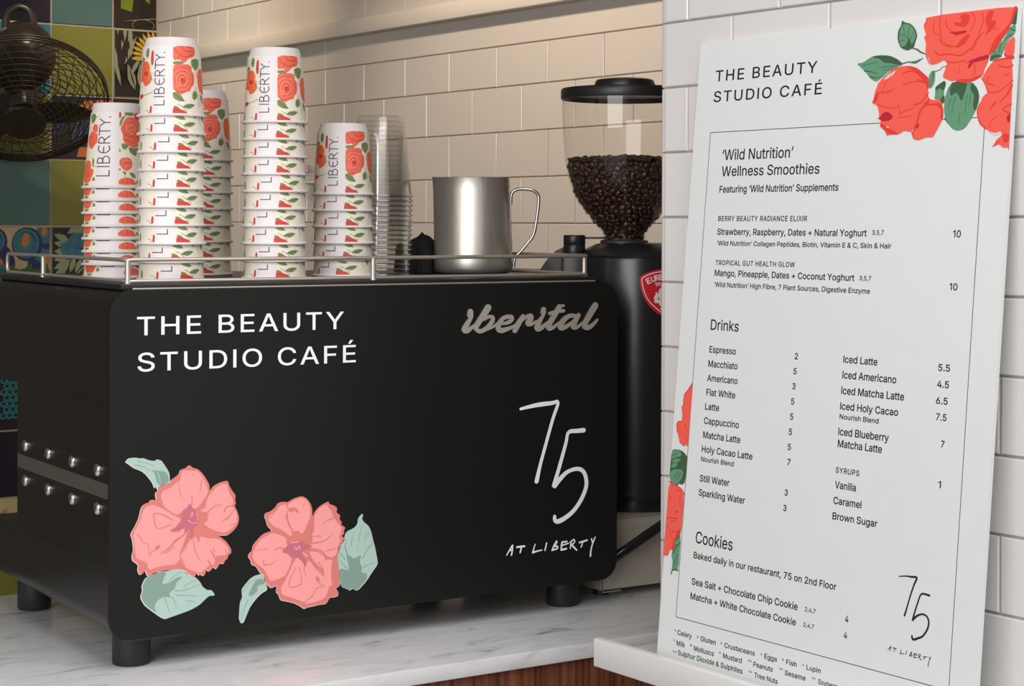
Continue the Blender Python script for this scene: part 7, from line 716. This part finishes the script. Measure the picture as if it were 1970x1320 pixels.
o = tube('drain_hose', catmull([(0.7585, 0.033, 0.948), (0.775, 0.028, 0.962), (0.80, 0.022, 0.977), (0.86, 0.020, 1.006), (0.92, 0.018, 1.032), (0.97, 0.02, 1.045), (1.02, 0.03, 1.04)], 8), 0.0075, M['black_gloss'], None, 14)
tag(o, 'black hose running up across the front of the steel drawer', 'hose')
GX, GY = 0.904, 0.18
gr = thing('coffee_grinder', 'black coffee grinder with a clear bean hopper and red shield badge', 'grinder', (GX, GY, 1.013), face_cam(GX, GY))
gz = lambda z: z - 1.013
ga, gb, gc = 0.089, 0.098, 0.019
lathe('base', [(0, 0.0005), (1.0, 0.0005), (1.03, 0.006), (1.03, 0.018), (0.98, 0.024), (0, 0.024)], M['black_gloss'], gr, gc, 0, 64, 35, sx=ga, sy=gb)
lathe('body', [(0, 0.0235), (0.985, 0.0235), (1.0, 0.03), (1.0, gz(1.392)), (0.985, gz(1.397)), (0, gz(1.397))], M['grinder'], gr, gc, 0, 72, 35, sx=ga, sy=gb)
lathe('top_cover', [(0, gz(1.3972)), (0.99, gz(1.3972)), (1.0, gz(1.401)), (0.93, gz(1.408)), (0.72, gz(1.4175)), (0.60, gz(1.4195)), (0, gz(1.4195))], M['black_plastic'], gr, gc, 0, 72, 35, sx=ga, sy=gb)
hop = lathe('bean_hopper', [(0.0985, gz(1.6510)), (0.0975, gz(1.60)), (0.0935, gz(1.548)), (0.0905, gz(1.530)), (0.0865, gz(1.5166)), (0.0785, gz(1.4913)), (0.065, gz(1.4718)), (0.0505, gz(1.4547)), (0.0370, gz(1.4390)), (0.0338, gz(1.4330)), (0.0338, gz(1.4197))], M['clear_hopper'], gr, 0, 0, 80, 60)
ld = lathe('hopper_lid', [(0, gz(1.6500)), (0.0960, gz(1.6500)), (0.0975, gz(1.6435)), (0.0992, gz(1.6435)), (0.1000, gz(1.6455)), (0.1000, gz(1.6575)), (0.0985, gz(1.6600)), (0.050, gz(1.6605)), (0, gz(1.6605))], M['black_plastic'], gr, 0, 0, 80, 35)
lathe('lid_knob', [(0, gz(1.6600)), (0.0472, gz(1.6600)), (0.0478, gz(1.667)), (0.0450, gz(1.6735)), (0.0400, gz(1.6755)), (0, gz(1.6760))], M['black_plastic'], ld, 0, 0, 64, 35)
lathe('hopper_collar', [(0.0300, gz(1.4192)), (0.0375, gz(1.4192)), (0.0375, gz(1.4222)), (0.0345, gz(1.4240))], M['grey_plastic'], gr, 0, 0, 48)
box('hopper_gate', M['grey_plastic'], -0.061, -0.030, -0.012, 0.012, gz(1.4255), gz(1.4285), 0.0008, gr)
bm = bmesh.new(); add_lathe(bm, [(0, gz(1.4005)), (0.0165, gz(1.4005)), (0.0170, gz(1.402)), (0.0170, gz(1.4155)), (0.0163, gz(1.4165)), (0.0170, gz(1.4175)), (0.0170, gz(1.430)), (0.0160, gz(1.4315)), (0, gz(1.4315))], -0.0775, -0.02, 28)
bmobj('adjusting_knob', bm, M['black_plastic'], gr, smooth=True)
box('adjuster_housing', M['black_plastic'], -0.0955, -0.060, -0.045, 0.03, gz(1.20), gz(1.4002), 0.004, gr)
bm = bmesh.new()
arc = [(-0.096, gz(1.412)), (-0.106, gz(1.407)), (-0.115, gz(1.399)), (-0.123, gz(1.389)), (-0.131, gz(1.377)), (-0.136, gz(1.365)), (-0.136, gz(1.33)), (-0.096, gz(1.33))]
add_prism_y(bm, arc, -0.02, 0.05, 0, 0.001); bmobj('dosing_spout', bm, M['grey_plastic'], gr, smooth=True, angle=40)
# shield badge, curved with the body
def sh(x, y): return (((1180 + x/11) - 1201)*0.8137, (1.45 - ((500 + y/11) - 429.8)*0.8137e-3 - 1.013)*1000)
def onbody(x, z, lv):
    X = (x/1000 - gc)/ga; X = max(-0.98, min(0.98, X)); t = math.asin(X)
    return (gc + (ga + 0.0004 + 0.00008*lv)*math.sin(t), -(gb + 0.0004 + 0.00008*lv)*math.cos(t), z/1000)
def shp(pts, mir=None):
    q = [sh(*p) for p in pts]
    if mir is not None: q += [sh(2*mir - x, y) for x, y in reversed(pts)]
    return [c for p in q for c in p]
MX = 985
shield = [(985, 168), (900, 174), (800, 200), (700, 235), (600, 280), (555, 320), (540, 390), (555, 500), (590, 640), (650, 780), (720, 890), (800, 980), (880, 1050), (940, 1090), (985, 1100)]
inner = [(985, 214), (850, 235), (730, 275), (640, 320), (597, 360), (597, 430), (622, 560), (672, 700), (752, 830), (852, 930), (985, 1045)]
items = [('p', 'sred', shp(shield, MX)), ('s', 'swh', [1.5], shp(inner)), ('s', 'swh', [1.5], shp([(2*MX-x, y) for x, y in inner])),
  ('p', 'swh', shp([(985, 540), (945, 570), (930, 650), (918, 690), (905, 618), (888, 650), (858, 628), (880, 685), (850, 705), (834, 750), (852, 800), (842, 838), (880, 862), (930, 850), (945, 885), (985, 930), (962, 985), (1000, 1012), (1040, 960), (1020, 900), (1080, 860), (1110, 800), (1060, 780), (1100, 700), (1060, 640), (1030, 690), (1020, 560)])),
  ('p', 'sred', shp([(915, 740), (940, 735), (960, 780), (940, 800)]))]
INK['sred'] = mat('badge_red', srgb(206, 30, 48), 0.4, noise=0.02); INK['swh'] = mat('badge_white', srgb(232, 228, 226), 0.4, noise=0.02)
# slice for curvature
def slice_art(items, step, fn, name):
    keys = []; V, F, MI = [], [], []
    for ink, lv, t in art_tris(items):
        lo = math.floor(min(q[0] for q in t)/step); hi = math.ceil(max(q[0] for q in t)/step)
        for s in range(lo, hi):
            c = clip(t, s*step, (s+1)*step, -9999, 9999)
            if not c: continue
            if ink not in keys: keys.append(ink)
            b0 = len(V); V += [fn(q[0], q[1], lv) for q in c]; F.append(list(range(b0, b0+len(c)))); MI.append(keys.index(ink))
    return newmesh(name, V, F, [INK[k] for k in keys], MI)
bd = obj('shield_badge', slice_art(items, 4.0, onbody, 'shield_badge'), gr); bd['label'] = 'red shield badge with white lettering'
V, F = [], []
for chs, (cx, cy), h, rot, w in (('E', (725, 403), 112, 25, 84), ('U', (822, 362), 112, 18, 84), ('R', (905, 338), 112, 10, 80), ('E', (985, 325), 112, 2, 74), ('K', (1066, 338), 112, -10, 80), ('A', (1148, 366), 112, -18, 84), ('1', (878, 478), 74, 6, 34), ('9', (932, 472), 74, 3, 50), ('2', (990, 470), 74, 0, 50), ('0', (1050, 472), 74, -3, 50)):
    vs, fs, xa, xb, chh = font_tris(chs, 22)
    b0 = len(V); c_, s_ = math.cos(math.radians(rot)), math.sin(math.radians(rot))
    for v in vs:
        lx = ((v[0]-xa)/(xb-xa) - 0.5)*w; ly = (v[1]/chh - 0.5)*h
        q = sh(cx + lx*c_ - ly*s_, cy - (lx*s_ + ly*c_)); V.append(onbody(q[0], q[1], 5))
    F += [[i+b0 for i in f] for f in fs]
obj('badge_lettering', newmesh('badge_lettering', V, F, [INK['swh']]), bd)
# beans: one heap nobody could count
random.seed(3)
def hopR(z):
    T = [(1.4197, 0.0338), (1.4330, 0.0338), (1.4390, 0.0370), (1.4547, 0.0505), (1.4718, 0.065), (1.4913, 0.0785), (1.5166, 0.0865), (1.530, 0.0905), (1.548, 0.0935), (1.60, 0.0975)]
    for (a, ra), (b, rb) in zip(T, T[1:]):
        if z <= b: return ra + (rb-ra)*(z-a)/(b-a)
    return 0.0975
tb = bmesh.new(); bmesh.ops.create_icosphere(tb, subdivisions=2, radius=1.0)
for v in tb.verts:
    if v.co.z > 0.0: v.co.z = v.co.z*0.75 - 0.22*math.exp(-(v.co.y/0.22)**2)
BV = [Vector((v.co.x*0.0052, v.co.y*0.0038, v.co.z*0.0028)) for v in tb.verts]; BF = [[v.index for v in f.verts] for f in tb.faces]; tb.free()
V, F = [], []
def put_bean(p, outdir):
    # flat side or round side out, random turn
    q = outdir.to_track_quat('Z', 'Y').to_matrix() @ Matrix.Rotation(random.uniform(0, 2*PI), 3, 'Z') @ Matrix.Rotation(random.choice((0, PI, 0.5, -0.5, PI/2)) + random.uniform(-.4, .4), 3, 'X')
    s = random.uniform(1.0, 1.25); b0 = len(V)
    V.extend([p + q @ (b*s) for b in BV]); F.extend([[i+b0 for i in f] for f in BF])
z = 1.4235
while z < 1.545:
    R = hopR(z) - 0.0050; cnt = max(14, int(2*PI*R/0.0090))
    for k in range(cnt):
        a = 2*PI*(k + random.uniform(-.3, .3))/cnt; rr = R - random.uniform(0.0, 0.0022); zz = z + random.uniform(-.002, .002)
        put_bean(Vector((rr*math.cos(a), rr*math.sin(a), gz(zz))), Vector((math.cos(a), math.sin(a), -0.3)))
    z += 0.0064
for k in range(520):
    r = 0.085*math.sqrt(random.random()); a = random.uniform(0, 2*PI)
    put_bean(Vector((r*math.cos(a), r*math.sin(a), gz(1.5455) + 0.006*(1 - r/0.085) + random.uniform(0, 0.004))), Vector((random.uniform(-.4, .4), random.uniform(-.4, .4), 1)))
bmc = bmesh.new(); add_lathe(bmc, [(0, gz(1.421))] + [(hopR(zz) - 0.0095, gz(zz)) for zz in (1.421, 1.439, 1.4547, 1.4718, 1.4913, 1.5166, 1.542)] + [(0, gz(1.548))], 0, 0, 40)
b0 = len(V); bmc.verts.index_update(); V.extend([v.co.copy() for v in bmc.verts]); F.extend([[v.index + b0 for v in f.verts] for f in bmc.faces]); bmc.free()
o = obj('coffee_beans', newmesh('coffee_beans', V, F, [M['bean']], smooth=True)); o.location = gr.location; o.rotation_euler = gr.rotation_euler
tag(o, 'heap of dark roasted coffee beans inside the clear grinder hopper', 'coffee beans', kind='stuff')

# ================================================================== picture ledge and menu board
lg = thing('picture_ledge', 'white wall ledge with a raised front lip holding the menu board', 'shelf', (0, 0, 0.936), BA)
box('shelf_floor', M['paint'], 0.4300, UP-0.0004, -1.40, -0.415, 0.0, 0.014, 0.0008, lg)
box('front_lip', M['paint'], 0.4190, 0.4302, -1.40, -0.415, 0.0, 0.0322, 0.0009, lg)
mb = bpy.data.objects.new('menu_board', None); link(mb)
TB = math.radians(5.2)
dv = -E2; nv = -E1; uv = Vector((0, 0, 1))*math.cos(TB) - nv*math.sin(TB); yv = uv.cross(dv)
Q = E1*(UP - 0.070) + E2*VP; Q.z = 0.9500
mb.matrix_world = Matrix(((dv.x, yv.x, uv.x, Q.x), (dv.y, yv.y, uv.y, Q.y), (dv.z, yv.z, uv.z, Q.z), (0, 0, 0, 1)))
tag(mb, 'tall white menu board with red roses leaning on the tiled pier', 'menu board')
bm = bmesh.new(); add_box(bm, 0.081, 0.5365, 0.0, 0.005, 0.0005, 0.7128)
for f in bm.faces:
    if abs(f.normal.y) < 0.5: f.material_index = 1
bmobj('panel', bm, [M['board'], M['board_edge']], mb)
bf = lambda x, y, lv: (x/1000, -0.00005 - 0.00003*lv, y/1000)
for sect in ('title', 'smooth', 'drinks', 'iced', 'cookie', 'allergen'):
    for row in BOARD_TEXT[sect]:
        nm = 'price_lettering' if row[0].replace('.', '').isdigit() and sect != 'allergen' else ('title_lettering' if sect == 'title' else 'allergen_lettering' if sect == 'allergen' else 'menu_lettering')
        up = row[0].isupper() and sect not in ('title',)
        obj(nm, text_mesh(nm, [row], bf, 'bk', 6 if sect == 'title' else (7 if row[4] > 9 else 13), 70 if sect == 'title' else (40 if up else 0)), mb)
fr = [(109, 607.2), (504, 607.2), (504, 54.0), (109, 54.0)]
o = obj('border_line', art_mesh('border_line', [('s', 'bk', [0.7], [*fr[k], *fr[(k+1) % 4]]) for k in range(4)], lambda x, y, lv: bf(x, y, 1)), mb); o['label'] = 'thin black border line'
for nm, lab, items in BOARD_ART:
    big = {'printed_rose': 6, 'printed_leaf': 2, 'printed_stem': 4}.get(nm, 1)
    o = obj(nm, art_mesh(nm, items, lambda x, y, lv, b=big: (x/1000, -0.00012 - 0.00004*(lv + b), y/1000)), mb); o['label'] = lab

# ================================================================== wall fan in the far corner
FC = E1*FAN_U + E2*FAN_V; FC.z = FAN_Z
fn = bpy.data.objects.new('wall_fan', None); link(fn)
tocam = (CAM - FC); tocam.z = 0; tocam.normalize()
ax = (tocam*math.cos(math.radians(47)) + Vector((0, 0, -1))*math.sin(math.radians(47))).normalized()
xa = Vector((0, 0, 1)).cross(ax).normalized(); ya = ax.cross(xa)
fn.matrix_world = Matrix(((xa.x, ya.x, ax.x, FC.x), (xa.y, ya.y, ax.y, FC.y), (xa.z, ya.z, ax.z, FC.z), (0, 0, 0, 1)))
tag(fn, 'dark metal wall fan tilted down in front of the coloured tiles', 'fan')
FR = 0.232
def dome(name, sgn, depth, nr, spiral):
    bm = bmesh.new()
    P = lambda t, a: Vector((FR*t*math.cos(a), FR*t*math.sin(a), sgn*(0.012 + depth*(1-t**2.6))))
    for k in range(nr):
        t = 0.26 + 0.70*k/(nr-1)
        add_tube(bm, [P(t, 2*PI*j/64) for j in range(64)], 0.0013, 5, closed=True)
    for k in range(spiral):
        a0 = 2*PI*k/spiral
        add_tube(bm, [P(0.22 + 0.78*j/10, a0 + sgn*0.5*(j/10)) for j in range(11)], 0.0013, 5)
    return bmobj(name, bm, M['fan'], fn, smooth=True, angle=80)
dome('front_grille', 1, 0.085, 13, 28); dome('rear_grille', -1, 0.070, 9, 28)
bm = bmesh.new()
for z in (-0.010, 0.0, 0.010): add_tube(bm, [(FR*math.cos(2*PI*j/72), FR*math.sin(2*PI*j/72), z) for j in range(72)], 0.0032, 6, closed=True)
bmobj('outer_ring', bm, M['fan'], fn, smooth=True, angle=80)
lathe('hub_cap', [(0, 0.103), (0.040, 0.102), (0.058, 0.098), (0.062, 0.092), (0.060, 0.086), (0, 0.086)], M['fan'], fn, 0, 0, 40)
lathe('hub', [(0, 0.05), (0.035, 0.05), (0.042, 0.04), (0.042, -0.03), (0, -0.03)], M['fan'], fn, 0, 0, 32)
for k in range(3):
    bm = bmesh.new(); a0 = 2*PI*k/3 + 1.45
    g = []
    for i in range(9):
        r = 0.035 + 0.170*i/8; w = 0.055 + 0.16*math.sin(PI*min(1, i/8*0.9+0.1))*0.55
        row = []
        for j in range(7):
            s = (j/6-0.5)*2; a = a0 + s*w/(r+0.03)*0.62 + 0.35*i/8
            row.append((r*math.cos(a), r*math.sin(a), 0.022*s))
        g.append(row)
    lo = [[bm.verts.new((x, y, z-0.001)) for x, y, z in row] for row in g]; hi = [[bm.verts.new((x, y, z+0.001)) for x, y, z in row] for row in g]
    for i in range(8):
        for j in range(6):
            bm.faces.new((lo[i][j], lo[i][j+1], lo[i+1][j+1], lo[i+1][j])); bm.faces.new((hi[i][j], hi[i+1][j], hi[i+1][j+1], hi[i][j+1]))
    edge = [(i, 0) for i in range(9)] + [(8, j) for j in range(1, 7)] + [(i, 6) for i in range(7, -1, -1)] + [(0, j) for j in range(5, 0, -1)]
    for p, q in zip(edge, edge[1:] + edge[:1]): bm.faces.new((lo[p[0]][p[1]], hi[p[0]][p[1]], hi[q[0]][q[1]], lo[q[0]][q[1]]))
    bmobj('blade', bm, M['fan'], fn, smooth=True, angle=60)
RI = fn.matrix_world.inverted()
hb = FC - tocam*0.07 + Vector((0, 0, 0.130))
bm = bmesh.new(); bmesh.ops.create_uvsphere(bm, u_segments=36, v_segments=20, radius=1.0)
for v in bm.verts: v.co = RI @ (hb + Vector((v.co.x*0.090, v.co.y*0.095, v.co.z*0.100)))
bmobj('motor_housing', bm, M['fan'], fn, smooth=True, angle=80)
def wtube(name, pts, r):
    bm = bmesh.new(); add_tube(bm, [RI @ p for p in pts], r, 12); return bmobj(name, bm, M['fan'], fn, smooth=True, angle=60)
wtube('neck', [hb, hb*0.3 + (FC - ax*0.03)*0.7, FC - ax*0.03], 0.04)
ht = hb + Vector((-0.010, 0, 0.072))
wtube('lifting_handle', catmull([ht - xa*0.040, ht - xa*0.036 + Vector((0, 0, .042)), ht - xa*0.005 + Vector((0, 0, .066)), ht + xa*0.028 + Vector((0, 0, .050)), ht + xa*0.042 + Vector((0, 0, -.01))], 6), 0.011)
wb = FC + E2*(VC - 0.004 - FAN_V)
wtube('wall_bracket', [hb, hb*0.45 + wb*0.55 + Vector((0, 0, 0.03)), wb + Vector((0, 0, 0.04))], 0.02)

# small clear knob over a pale bar on the recess wall
hk = thing('wall_hook', 'small clear round knob over a pale bar on the tiled wall between cup stacks', 'hook', (1.3408, 2.1728, 1.5859), BA)
bm = bmesh.new(); bmesh.ops.create_uvsphere(bm, u_segments=20, v_segments=12, radius=0.014); bmobj('knob', bm, M['clear_rim'], hk, smooth=True, angle=80)
tube('knob_stem', [(0.004, 0, 0), (UR - 1.460 + 0.001, 0, 0)], 0.005, M['chrome'], hk, 10)
box('bar', M['paint'], -0.006, UR - 1.460 + 0.001, -0.024, 0.024, -0.034, -0.029, 0.001, hk)
